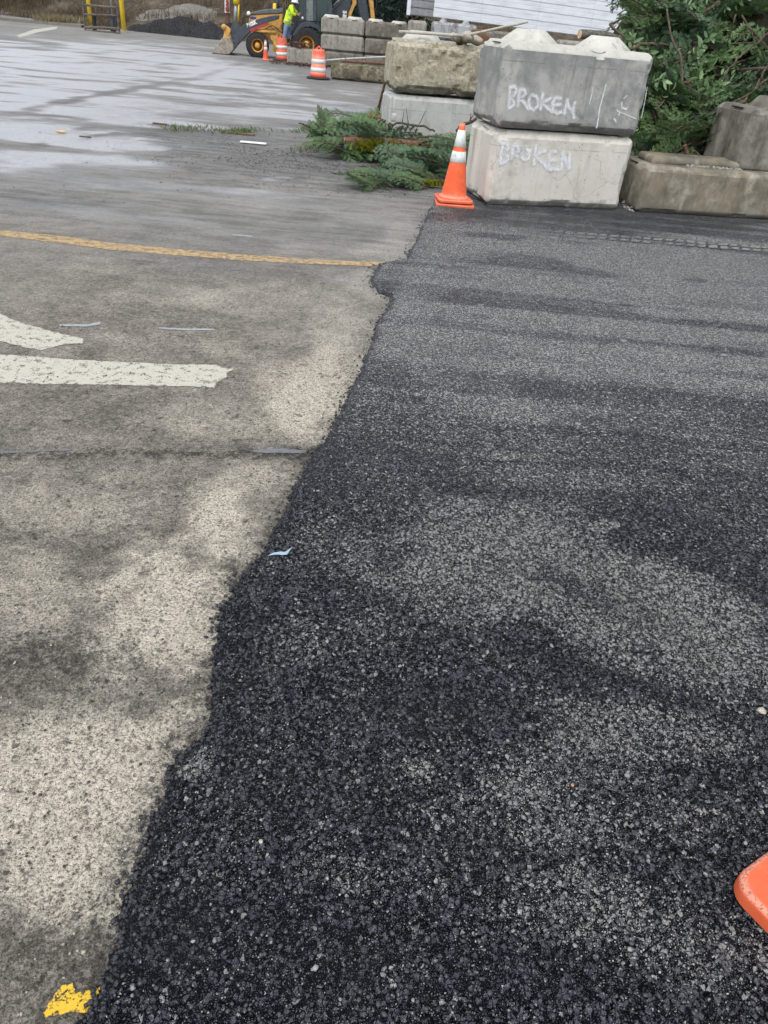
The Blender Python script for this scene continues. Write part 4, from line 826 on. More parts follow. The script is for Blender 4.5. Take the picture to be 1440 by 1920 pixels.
# kerbside dry grass
gx = rng.uniform(0, 1, 900); a_, b_ = Vector(G(60, 43)), Vector(G(156, 50)); pp = np.array([list(a_.lerp(b_, t_)) for t_ in gx]) + np.column_stack([rng.uniform(-.3, .3, 900), rng.uniform(.25, 2.2, 900), np.full(900, .1)])
tag(blades('dry_grass', pp, .35, .025, mat_leaf('pale_dry_grass', (.16, .13, .07), (.36, .31, .2), .85, .1, .2, 1), lean=.5), kind='stuff')
def mound(name, c, rx, ry, h, mat, label, cat, seed=0, rot=0.0, rough=.35):
    n_, m_ = 60, 34; V = []; u = np.linspace(-1, 1, n_); v = np.linspace(-1, 1, m_); U, W_ = np.meshgrid(u, v); r_ = np.hypot(U, W_)
    Pn = np.column_stack([U.ravel() * rx, W_.ravel() * ry, U.ravel() * 0]); nz = (fbm(Pn + seed, .9, seed, 4) - .5).reshape(U.shape); n2 = (fbm(Pn + seed, 5, seed + 1, 3) - .5).reshape(U.shape)
    z = h * (np.clip(1 - r_ + nz * rough, 0, 1) ** .8) + n2 * h * .16 * (r_ < 1) - .03
    x = U * rx * math.cos(rot) - W_ * ry * math.sin(rot) + c[0]; y = U * rx * math.sin(rot) + W_ * ry * math.cos(rot) + c[1]
    idx = np.arange(U.size).reshape(U.shape); F = np.stack([idx[:-1, :-1].ravel(), idx[:-1, 1:].ravel(), idx[1:, 1:].ravel(), idx[1:, :-1].ravel()], 1)
    return tag(rebase(from_np(name, np.column_stack([x.ravel(), y.ravel(), (c[2] + z).ravel()]), F, mat, smooth=True)), label, cat)
def mat_heap(name, a, b, sc_=8):
    n = N(name, .95, .1); f = n.noise(sc_, 8, .75); g = n.noise(1.2, 4); n.set('Base Color', n.mix(n.rng(g, .55, .7, 0, .4), n.mix(n.rng(f, .38, .62), a, b), tuple(x * 1.5 for x in b))); n.bump(f, .06); return n.m
c = G(330, 62); mound('gravel_heap', (c[0], c[1] + 4.2, -.4), 6.4, 4.2, 1.75, mat_heap('grey_gravel_heap', (.15, .14, .125), (.26, .245, .22), 12), 'broad grey gravel heap at the foot of the brown bank', 'gravel heap', 3)
c = G(330, 66); mound('soil_heap', (c[0] + .3, c[1] + .8, -.4), 3.7, 1.5, 1.05, mat_heap('black_mulch', (.018, .018, .02), (.05, .05, .052), 10), 'long black soil heap lying in front of the grey gravel heap', 'soil heap', 5, rough=.6)
c = G(385, 72); mound('soil_heap', (c[0] + .1, c[1] + .8, -.4), 1.9, 1.3, .95, mat_heap('black_mulch_pile', (.02, .02, .022), (.055, .055, .06), 10), 'shorter black soil heap just left of the loader bucket', 'soil heap', 9)
gp = G(293, 52); q_ = np.column_stack([rng.normal(gp[0] + .4, .9, 500), rng.normal(gp[1] + 1.5, .5, 500), np.full(500, .85)]); tag(blades('weeds', q_, .3, .05, M['weed'], lean=.7), kind='stuff')
# posts and the metal rack
def post(label, base_px, top_px, w_px, mat, Y=None, H=3.2, name='post', cat='post', square=True):
    b = Vector(G(*base_px)); 
    if Y: b = YP(*base_px, Y); b.z = float(bank_z(np.array([b.x]), np.array([Y]))[0])
    sc_ = (b - Vector((0, 0, CAMH))).length / FPX * math.cos(math.atan2(960 - base_px[1], FPX)); r_ = w_px * sc_ / 2
    t = thing(name, b, label, cat); bm = bmesh.new(); lathe(bm, b, [(r_ * 1.0, -.1), (r_, H - .05), (r_ * .8, H)], 16); from_bm('shaft', fix(bm), mat, t, True)
    bm = bmesh.new(); lathe(bm, b, [(r_ * 1.8, -.05), (r_ * 1.8, .05), (r_ * 1.1, .07)], 16); from_bm('footing', fix(bm), M['gravel'], t, True); return t, b, r_
post('thick yellow post at the right end of the metal rack', (233, 60), (231, 0), 8, M['yellow'])
post('thin yellow post seen through the left bay of the metal rack', (171, 50), (170, 0), 7, M['yellow'])
t, b, r_ = post('slim grey post with a small white sign, behind the right of the rack', (213, 53), (211, 0), 2.6, M['steel'], H=1.9, name='sign_post', cat='sign post')
bm = bmesh.new(); box(bm, b + Vector((-.06, -.08, 1.77)), (.26, .02, .45)); from_bm('sign_face', fix(bm, .005), M['white'], t)
post('dark thin post standing beyond the kerb at the far left', (31, 17), (30, 0), 6, M['black_rubber'], H=2.5)
# rack
t = thing('metal_rack', G(192, 62), 'dark open metal rack with two upright ends standing between yellow posts', 'rack')
pl_ = lambda x, y: YP(140 + x / 4.5, y / 4.5, 50.2)
def bar(px, r_, name, mat=M['rust'], dy=0.0, parent=None):
    bm = bmesh.new(); tube(bm, [pl_(*p) + Vector((0, dy, 0)) for p in px], r_, 6); return from_bm(name, fix(bm), mat, parent or t)
M['dkwood'] = simple('dark_frame_steel', (.10, .085, .07), .8, .4, 6, dirt=(.25, .2, .16))
bar([(68, 0), (78, 150), (92, 268)], .055, 'upright', M['dkwood']); bar([(355, 0), (365, 150), (380, 285)], .055, 'upright', M['dkwood'])
bar([(62, 40), (200, 52), (362, 66)], .06, 'rail', M['dkwood']); bar([(80, 120), (220, 126), (370, 132)], .05, 'rail', M['dkwood']); bar([(85, 232), (230, 235), (382, 245)], .085, 'rail', M['dkwood']); bar([(85, 262), (230, 268), (382, 280)], .06, 'rail', M['dkwood'])
for x in (178, 245, 282): bar([(x, 56), (x + 3, 125)], .035, 'slat', M['dkwood'])
bar([(150, 120), (155, 270)], .13, 'leg', M['black_rubber'], .25); bar([(308, 130), (315, 280)], .17, 'leg', M['mach_dark'], .25)
# white stone slabs beyond the kerb
for i, (x, y, s_) in enumerate([(24, 13, (1.6, .5, .25)), (46, 15, (1.5, .5, .22))]):
    p = YP(x, y, 78); o = None; P_, F_ = rbox_mesh(*s_, r=.05, res=.12, amp=.04, seed=90 + i)
    zb = float(bank_z(np.array([p.x]), np.array([78.]))[0]); tag(rebase(from_np('stone_slab', place(P_, (p.x, p.y, max(p.z, zb)), .1 + i * .2), F_, m_ch, smooth=True)), ['pale stone slab left of the dark far post', 'pale stone slab right of the dark far post'][i], 'stone slab')
# sign board by the bucket
t = thing('sign', YP(425, 52, 58), 'tall white sign with red figures on a rusty post behind the loader bucket', 'sign')
bm = bmesh.new(); tube(bm, [YP(427, 56, 58), YP(426, 24, 58)], .16, 4); from_bm('post', fix(bm), M['rust'], t)
q = [YP(421, -3, 57.8), YP(430, -3, 57.8), YP(430.6, 24.5, 57.8), YP(421.4, 24.0, 57.8)]; bm = bmesh.new(); prism(bm, q, Vector((0, .04, 0))); board = from_bm('sign_face', fix(bm, .01), M['white'], t)
def zp(x, y): return (380 + x / 6, y / 6)
bm = bmesh.new()
for L_ in ([(265, 20), (285, 35), (265, 55), (290, 70)], [(268, 85), (290, 90), (290, 110), (266, 108), (268, 85)], [(266, 120), (290, 128)], [(262, 4), (290, 8)]):
    tube(bm, [YP(*zp(*p), 57.72) for p in L_], .085, 4)
from_bm('red_marks', fix(bm), simple('dark_red_sign_ink', (.30, .04, .05), .6, .1), board)
t = thing('guard_post', YP(443, 45, 56), 'grey post with a yellow top sleeve rising behind the loader arm', 'post')
bm = bmesh.new(); tube(bm, [YP(441, 48, 56), YP(443, 5, 56)], .12, 10); from_bm('shaft', fix(bm), M['steel'], t, True)
bm = bmesh.new(); tube(bm, [YP(443, 8, 56), YP(444.5, -12, 56)], .20, 10); from_bm('sleeve', fix(bm), M['yellow'], t, True)
t = thing('guard_post', YP(446, 42, 57), 'thin leaning yellow guard beside the yellow sleeved grey post', 'post')
bm = bmesh.new(); tube(bm, [YP(446, 42, 57), YP(447.5, 8, 57)], .07, 8); from_bm('shaft', fix(bm), M['yellow'], t, True)
t = thing('bollard', YP(516, 40, 47), 'short yellow bollard peeking over the tractor hood', 'bollard'); t.location.z = -.4
bm = bmesh.new(); p = YP(516, 6, 47); lathe(bm, (p.x, p.y, -.4), [(.13, 0), (.13, p.z + .33), (.11, p.z + .38), (.04, p.z + .4)], 16); from_bm('shaft', fix(bm), M['yellow'], t, True)
# far building beyond the bank
t = thing('building', YP(480, 2, 118), 'pale pinkish far building strip above the bank', 'building')
bm = bmesh.new(); p0, p1 = YP(445, 2, 118), YP(548, 8, 118); prism(bm, [(p0.x, 118, p0.z), (p1.x, 118, p0.z), (p1.x, 118, 9), (p0.x, 118, 9)], Vector((0, 6, 0))); bl = from_bm('wall', fix(bm), simple('pale_pink_render', (.46, .38, .34), .8, .1), t)
for x in (462, 490, 512, 530):
    p = YP(x, -8, 117.9); bm = bmesh.new(); box(bm, p + Vector((0, 0, 0)), (1.4, .1, 1.6)); from_bm('window', fix(bm), M['mach_dark'], t)

# ================================================================== BACKHOE LOADER
A = Vector(G(482, 107.5)); B = A + Vector((2.5, .38, 0)); U = (B - A); U.z = 0; U.normalize()        # along the machine, nose to tail
NV = Vector((-U.y, U.x, 0));  NV = NV if NV.y > 0 else -NV                                       # away from the viewer, across the machine
PB = A.copy()
def H(px, py, d=0.0): return plane_hit(px, py, PB + NV * d, NV)
def Z6(L, d=0.0): return [H(380 + x / 6, y / 6, d) for x, y in L]
def Z7(L, d=0.0): return [H(520 + x / 7.2, y / 7.2, d) for x, y in L]
bh = thing('backhoe_loader', (A + B) / 2, 'yellow and dark grey backhoe loader tractor with its front bucket lowered', 'tractor')
def part(name, pts, d0, d1, mat, bev=.02, parent=None, d_in=0.0):
    bm = bmesh.new(); prism(bm, [p + NV * d_in for p in pts], NV * (d1 - d0)); fix(bm, bev)
    return from_bm(name, bm, mat, parent or bh)
WD = 2.0; M['rim_in'] = simple('shadowy_rim_paint', (.36, .19, .05), .5, .2, 6, dirt=(.12, .07, .04))  # recess shade of the wheel painted as a darker yellow-brown disc
def wheel(px, py, R_, wd, rim, d):
    c = H(px, py, d); bm = bmesh.new()
    pr = [(rim * .98, 0), (R_ * .80, -.0), (R_ * .93, .02), (R_ * .985, .06), (R_, wd * .3), (R_, wd * .7), (R_ * .985, wd - .06), (R_ * .93, wd - .02), (R_ * .8, wd), (rim * .98, wd)]
    lathe(bm, c, pr, 40, axis=NV, cap=False)
    for k in range(22):                                             # tread lugs
        for s in (0, 1):
            a_ = k / 22 * 6.2832 + s * .14; u = Vector(U) * math.cos(a_) + Vector((0, 0, 1)) * math.sin(a_); w2 = Vector(U) * math.cos(a_ + .16) + Vector((0, 0, 1)) * math.sin(a_ + .16)
            y0, y1 = (.01, wd * .5) if s == 0 else (wd * .5, wd - .01)
            q = [c + u * (R_ * .94) + NV * y0, c + u * (R_ * 1.035) + NV * (y0 + .02), c + w2 * (R_ * 1.035) + NV * y1, c + w2 * (R_ * .94) + NV * y1]
            tv = (Vector((0, 0, 1)) * math.cos(a_) - Vector(U) * math.sin(a_)) * .055
            prism(bm, q, tv)
    w_ = thing('wheel', c, None, None); w_.parent = bh; w_.location = c - Vector(bh.location)
    from_bm('tyre', fix(bm), M['black_rubber'], w_, False)
    bm = bmesh.new(); lathe(bm, c, [(rim, .0), (rim * 1.0, .03), (rim * .86, .05), (rim * .78, .14)], 32, axis=NV, cap=False)
    from_bm('rim', fix(bm), M['mach_yellow'], w_, True)
    bm = bmesh.new(); lathe(bm, c, [(rim * .79, .135), (rim * .42, .15), (rim * .42, .22)], 32, axis=NV); from_bm('rim_disc', fix(bm), M['rim_in'], w_, True)
    bm = bmesh.new(); lathe(bm, c, [(rim * .43, .149), (rim * .40, .03), (rim * .34, .0), (rim * .1, -.01)], 24, axis=NV); from_bm('hub', fix(bm), M['mach_yellow'], w_, True)
wheel(482.6, 85.3, .50, .34, .275, -.02); wheel(482.6, 85.3, .50, .34, .275, WD - .36)
wheel(575, 84, .70, .48, .36, -.10); wheel(575, 84, .70, .48, .36, WD - .40)
# body
part('chassis', Z6([(700, 400), (560, 380), (575, 330), (880, 300), (900, 400), (860, 470), (840, 540), (805, 535), (770, 450)], .35), 0, 1.2, M['mach_yellow'])
part('side_panel', Z6([(518, 250), (532, 168), (905, 148), (898, 260), (880, 340), (560, 330)], .42), 0, 1.1, M['mach_yellow'], .03)
hood = part('hood', Z6([(528, 172), (538, 138), (620, 122), (700, 104), (900, 94), (912, 108), (908, 148), (700, 160)], .38), 0, 1.2, M['mach_grey'], .04)
part('badge', Z6([(533, 184), (598, 190), (598, 216), (533, 211)], .40), 0, .03, M['blue'], .004)
part('lower_panel', Z6([(760, 388), (848, 392), (850, 530), (822, 540), (800, 530), (790, 470), (762, 440)], .12), 0, .4, M['mach_yellow'])
part('step', Z6([(965, 410), (998, 405), (985, 500), (955, 500)], .02), 0, .3, M['mach_yellow'])
part('step', Z6([(862, 392), (985, 398), (985, 410), (862, 404)], .0), 0, .42, M['mach_dark'], .008)
bm = bmesh.new(); lathe(bm, H(380 + 517 / 6, 152 / 6, .40), [(.085, -.05), (.09, 0), (.06, .05)], 20, axis=NV * -1); from_bm('headlight', fix(bm), M['white'], bh, True)
bm = bmesh.new(); tube(bm, [*Z6([(845, 98), (843, -60)], .9)], .075, 10); from_bm('exhaust_pipe', fix(bm), M['mach_dark'], bh, True)
# loader arm (near and far), drawn once and repeated across the machine
ARM = [(848, 168), (862, 178), (858, 212), (820, 228), (740, 250), (640, 285), (590, 305), (548, 345), (505, 385), (450, 440), (352, 548), (333, 535), (345, 470), (375, 390), (425, 310), (480, 262), (560, 238), (640, 208), (760, 180)]
arm = part('loader_arm', Z6(ARM, -.02), 0, .14, M['mach_dark'], .015)
part('loader_arm', [p + NV * (WD - .5) for p in Z6(ARM, 0)], 0, .14, M['mach_dark'], .015)
part('bucket_link', Z6([(300, 350), (345, 242), (362, 232), (410, 285), (420, 320), (352, 455), (330, 440)], .10), 0, .14, M['mach_dark'], .01)
part('bucket_link', Z6([(250, 270), (300, 250), (360, 262), (350, 300), (310, 318), (262, 300)], .35), 0, .6, M['black_rubber'], .02)
part('red_brace', Z6([(528, 348), (545, 322), (735, 252), (745, 275), (640, 318), (575, 350), (545, 358)], -.03), 0, .05, M['red'], .006)
bm = bmesh.new(); tube(bm, Z6([(585, 345), (825, 366)], .10), .062, 12); tube(bm, Z6([(540, 342), (600, 346)], .10), .035, 10); from_bm('hydraulic_cylinder', fix(bm), M['mach_yellow'], bh, True)
def hose(pts, r_):
    bm = bmesh.new(); tube(bm, pts, r_, 6); from_bm('hose', fix(bm), M['black_rubber'], bh, True)
hose(Z6([(745, 300), (780, 288), (820, 305), (870, 355), (900, 372)], .1), .018); hose(Z6([(440, 215), (480, 195), (530, 175)], .3), .02); hose(Z6([(700, 330), (760, 292), (800, 330)], .12), .015)
bm = bmesh.new(); lathe(bm, H(380 + 849 / 6, 186 / 6, -.04), [(.06, -.03), (.06, .05)], 16, axis=NV); from_bm('pivot_pin', fix(bm), M['mach_dark'], bh, True)
def text_on(name, s, px0, px1, size, mat, d, parent, roll_px=None):
    cu = bpy.data.curves.new(name, 'FONT'); cu.body = s; cu.size = size; cu.extrude = .004; cu.offset = .012
    o = bpy.data.objects.new(name, cu); C.objects.link(o); bpy.context.view_layer.update()
    me = bpy.data.meshes.new_from_object(o.evaluated_get(bpy.context.evaluated_depsgraph_get())); bpy.data.objects.remove(o)
    a_ = H(*px0, d); b_ = H(*px1, d); x = (b_ - a_).normalized(); nrm = -NV; y = nrm.cross(x).normalized()
    ws = max(v.co.x for v in me.vertices); k = (b_ - a_).length / ws
    Mx = Matrix((( x.x, y.x, nrm.x, a_.x), (x.y, y.y, nrm.y, a_.y), (x.z, y.z, nrm.z, a_.z), (0, 0, 0, 1))) @ Matrix.Diagonal((k, size and 1, 1, 1))
    me.transform(Mx); return mesh_obj(name, me, mat, parent)
text_on('model_number', '310SK', zp(505, 310), zp(616, 262), .21, M['white'], -.035, arm)
# bucket
bk = part('bucket', Z6([(100, 597), (150, 520), (215, 430), (250, 420), (300, 428), (345, 500), (347, 555), (300, 610), (240, 612), (170, 605)], -.12), 0, WD + .2, M['bucket'], .02)
part('bucket_cheek', Z6([(232, 430), (248, 520), (252, 610), (238, 612), (222, 520)], -.14), 0, .05, M['bucket'], .005, bk)
part('bucket_bracket', Z6([(215, 292), (240, 272), (262, 285), (310, 318), (318, 345), (292, 400), (330, 470), (342, 500), (300, 470), (280, 445), (225, 430), (240, 380), (235, 330)], .0), 0, .16, M['mach_yellow'], .02)
part('bucket_bracket', [p + NV * 1.2 for p in Z6([(215, 292), (240, 272), (262, 285), (310, 318), (318, 345), (292, 400), (330, 470), (300, 470), (280, 445), (225, 430), (240, 380), (235, 330)], .0)], 0, .16, M['mach_yellow'], .02)
bm = bmesh.new(); lathe(bm, H(380 + 238 / 6, 302 / 6, -.03), [(.11, -.02), (.11, .1), (.05, .1)], 20, axis=NV); from_bm('pivot_boss', fix(bm), M['mach_yellow'], bh, True)
# cab
M['glass'] = N('green_tinted_glass', .08, .6, col=(.03, .055, .05)).m
def cab_post(L_, d, w_=.13): return part('cab_pillar', Z6(L_, d), 0, w_, M['mach_dark'], .015)
for d in (.12, WD - .35):
    cab_post([(1055, -120), (1095, -120), (1075, 200), (1045, 330), (990, 400), (975, 392), (1030, 300), (1042, 200)], d); cab_post([(1240, -120), (1285, -120), (1275, 240), (1245, 240)], d); cab_post([(1140, -120), (1165, -120), (1160, 235), (1140, 235)], d)
part('cab_roof', Z6([(1020, -170), (1420, -170), (1430, -130), (1010, -130)], .05), 0, WD - .2, M['mach_yellow'], .04)
part('cab_glass', Z6([(1166, -125), (1240, -125), (1244, 232), (1160, 232)], .17), 0, .02, simple('dusty_side_window', (.16, .20, .19), .25, .2, 3, dirt=(.07, .1, .09)), 0)
part('cab_glass', Z6([(1285, -125), (1400, -125), (1410, 240), (1276, 240)], .17), 0, .02, M['glass'], 0)
part('cab_glass', Z6([(1095, -125), (1140, -125), (1140, 240), (1078, 240)], .19), 0, .02, M['glass'], 0)
part('cab_floor', Z6([(1045, 235), (1300, 235), (1330, 330), (1000, 400), (1000, 340)], .22), 0, 1.5, M['mach_dark'], .02)
part('seat', Z6([(1180, 120), (1220, 120), (1230, 235), (1150, 235), (1150, 200), (1175, 195)], .8), 0, .5, M['black_rubber'], .03)
part('cab_pillar', Z6([(1400, -125), (1440, -125), (1470, 240), (1410, 240)], .12), 0, .12, M['mach_dark'], .01)
fend = [(1000, 405), (1060, 300), (1110, 262), (1170, 240), (1230, 248), (1290, 285), (1330, 350), (1318, 360), (1280, 325), (1215, 300), (1150, 305), (1090, 345), (1030, 410)]
part('fender', Z6(fend, -.10), 0, .62, M['mach_dark'], .02); part('fender', [p + NV * (WD - .55) for p in Z6(fend, 0)], 0, .6, M['mach_dark'], .02)
bm = bmesh.new(); lathe(bm, H(380 + 1123 / 6, 203 / 6, .10), [(.05, -.02), (.06, 0), (.03, .03)], 14, axis=NV * -1); from_bm('lamp', fix(bm), M['white'], bh, True)
bm = bmesh.new(); tube(bm, Z6([(985, 250), (1022, 268)], .05), .045, 8); from_bm('grab_rail', fix(bm), M['steel'], bh, True)
# rear digging boom
bm = Z7([(700, 165), (790, 85), (860, 0), (900, -90), (1060, -90), (1010, 0), (975, 130), (950, 300), (820, 330), (735, 260)], .7)
boom = part('boom', bm, 0, .38, M['mach_dark'], .03)
part('boom_stripe', Z7([(1008, -60), (1060, -60), (1072, 45), (1030, 120), (1003, 200), (1000, 330), (940, 330), (965, 180), (990, 110), (1015, 50)], .62), 0, .5, M['mach_yellow'], .015)
part('dipper', Z7([(1065, -90), (1185, -90), (1215, 60), (1262, 380), (1150, 380), (1125, 250), (1095, 120)], .72), 0, .32, M['mach_dark'], .03)
part('dipper_stripe', Z7([(1222, -90), (1290, -90), (1300, 60), (1330, 380), (1275, 380), (1255, 120)], .66), 0, .4, M['mach_yellow'], .015)
part('swing_frame', Z7([(600, 260), (950, 300), (1100, 420), (1000, 560), (620, 560)], .5), 0, .8, M['mach_dark'], .03)
bm = bmesh.new(); tube(bm, Z7([(745, 95), (835, 0), (870, -60)], .6), .045, 8); from_bm('hydraulic_cylinder', fix(bm), M['steel'], bh, True)
hose(Z7([(1335, -60), (1340, 60), (1330, 150), (1350, 220)], .75), .025); hose(Z7([(715, 60), (712, 140), (725, 250)], .62), .03)
text_on('side_lettering', 'DEERE', (520 + 925 / 7.2, 350 / 7.2), (520 + 932 / 7.2, 146 / 7.2), .22, M['white'], .66, boom)

# ================================================================== WORKER
wk = thing('person', H(537, 100, -.15), 'worker in a yellow jacket, jeans and white hard hat climbing onto the tractor', 'person')
def skin(name, verts, edges, radii, mat, parent, root=0, sub=2):
    me = bpy.data.meshes.new(name); me.from_pydata([tuple(v) for v in verts], edges, []); o = bpy.data.objects.new(name, me); C.objects.link(o)
    m = o.modifiers.new('s', 'SKIN'); s = o.modifiers.new('u', 'SUBSURF'); s.levels = sub; s.render_levels = sub
    for i, r_ in enumerate(radii): me.skin_vertices[0].data[i].radius = (r_, r_) if not hasattr(r_, '__len__') else r_
    me.skin_vertices[0].data[root].use_root = True
    bpy.context.view_layer.update(); m2 = bpy.data.meshes.new_from_object(o.evaluated_get(bpy.context.evaluated_depsgraph_get())); bpy.data.objects.remove(o)
    return mesh_obj(name, m2, mat, parent, True)
W = lambda x, y, d: H(380 + x / 6, y / 6, d)
skin_m = simple('skin', (.50, .30, .21), .5, .08, 6)
# body: one continuous figure (skin), clothed in shells that follow it
V = [W(962, 270, -.12), W(972, 200, -.12), W(990, 110, -.12), W(1005, 75, -.12), W(1022, 55, -.12), W(1034, 32, -.12),   # pelvis, waist, chest, neck base, neck, head
     W(1000, 88, -.30), W(1012, 150, -.34), W(1058, 165, -.22),                                                           # near shoulder, elbow, wrist
     W(1012, 86, .06), W(1045, 130, .10), W(1075, 150, .06),
     W(945, 300, -.22), W(928, 390, -.22), W(915, 455, -.20), W(945, 468, -.20), W(975, 300, .0), W(965, 385, .02), W(960, 450, .0), W(990, 460, .0)]
Ed = [(0, 1), (1, 2), (2, 3), (3, 4), (4, 5), (3, 6), (6, 7), (7, 8), (3, 9), (9, 10), (10, 11), (0, 12), (12, 13), (13, 14), (14, 15), (0, 16), (16, 17), (17, 18), (18, 19)]
Rd = [.13, .12, .14, .08, .055, .095, .06, .045, .032, .06, .045, .032, .085, .06, .045, .04, .085, .06, .045, .04]
body = skin('body', V, Ed, Rd, skin_m, wk)
jk = simple('hi_vis_jacket', (.62, .86, .03), .7, .1, 8)
skin('jacket', [W(945, 285, -.12), W(955, 240, -.12), W(972, 180, -.12), W(990, 105, -.12), W(1004, 66, -.12), W(998, 84, -.31), W(1008, 152, -.36), W(1052, 168, -.24), W(1012, 84, .08), W(1045, 130, .12), W(1068, 148, .08)],
     [(0, 1), (1, 2), (2, 3), (3, 4), (3, 5), (5, 6), (6, 7), (3, 8), (8, 9), (9, 10)], [(.21, .2), (.20, .2), (.19, .18), (.20, .19), .10, .105, .08, .06, .105, .08, .06], jk, wk, 2)
tr = simple('blue_jeans', (.17, .25, .40), .85, .2, 10)
skin('trousers', [W(958, 262, -.12), W(940, 300, -.22), W(925, 390, -.22), W(914, 448, -.20), W(976, 300, .0), W(966, 385, .02), W(962, 445, .0)], [(0, 1), (1, 2), (2, 3), (0, 4), (4, 5), (5, 6)], [.15, .115, .09, .075, .115, .09, .075], tr, wk)
bm = bmesh.new(); hc = W(1034, 34, -.12); hp = W(1036, 24, -.12)
lathe(bm, hp, [(.155, -.02), (.15, 0), (.142, .05), (.12, .095), (.08, .125), (.03, .14)], 20, axis=(.12, 0, 1)); lathe(bm, hp + Vector((.03, 0, -.015)), [(.165, 0), (.17, .012), (.15, .02)], 20, axis=(.12, 0, 1)); from_bm('hard_hat', fix(bm), simple('pale_hard_hat', (.72, .78, .82), .35, .05), wk, True)
bm = bmesh.new(); tube(bm, [W(960, 208, -.345), W(985, 222, -.33), W(1000, 226, -.26)], .02, 6); tube(bm, [W(915, 232, -.32), W(945, 240, -.345), W(985, 250, -.30)], .022, 6); tube(bm, [W(965, 150, -.33), W(990, 168, -.35)], .02, 6); from_bm('reflective_stripe', fix(bm), simple('grey_reflective_stripe', (.40, .45, .40), .4), wk, True)
for (sx, sy, sd_) in ((915, 455, -.20), (962, 450, .0)):
    bm = bmesh.new(); p = W(sx, sy, sd_); tube(bm, [p + Vector((0, 0, .06)), p, p + U * .10 + Vector((0, 0, -.03)), p + U * .2 + Vector((0, 0, -.045))], [.06, .065, .055, .04], 10); from_bm('boot', fix(bm), M['black_rubber'], wk, True)
hair = bmesh.new(); bmesh.ops.create_uvsphere(hair, u_segments=14, v_segments=8, radius=.105, matrix=Matrix.Translation(hc + Vector((-.02, 0, -.01)))); from_bm('hair', hair, simple('brown_hair', (.08, .05, .03), .8), wk, True)
for j, (hx, hy, hd) in enumerate(((1058, 165, -.22), (1075, 150, .06))):
    b0 = W(hx, hy, hd); vs = [b0, b0 + U * .05]; es = [(0, 1)]; rs = [.03, (.04, .02)]
    for k in range(4):
        o_ = Vector((0, 0, (k - 1.5) * .02)); i0 = len(vs); vs += [b0 + U * .08 + o_, b0 + U * .12 + o_ + NV * .01, b0 + U * (.14 - abs(k - 1.3) * .008) + o_ + NV * .035]; es += [(1, i0), (i0, i0 + 1), (i0 + 1, i0 + 2)]; rs += [.010, .009, .008]
    i0 = len(vs); vs += [b0 + U * .04 + Vector((0, 0, .045)), b0 + U * .08 + Vector((0, 0, .05)) + NV * .03]; es += [(0, i0), (i0, i0 + 1)]; rs += [.012, .01]
    skin('hand', vs, es, rs, skin_m, wk, 0, 1)
# brown leaves on the stub block and at its foot
q_ = [(rng.normal(-5.42, .28), rng.normal(37.2, .18), .22 + rng.uniform(0, .22)) for _ in range(160)] + [(rng.uniform(-6.6, -4.2), rng.uniform(35.9, 36.8), -.38 + rng.uniform(0, .1)) for _ in range(220)]
stones('leaf_litter', q_, .045, flat=.35, mat=simple('wet_brown_leaves', (.10, .05, .035), .9, .5, 15, dirt=(.22, .12, .08)), kind='stuff', seed=8)

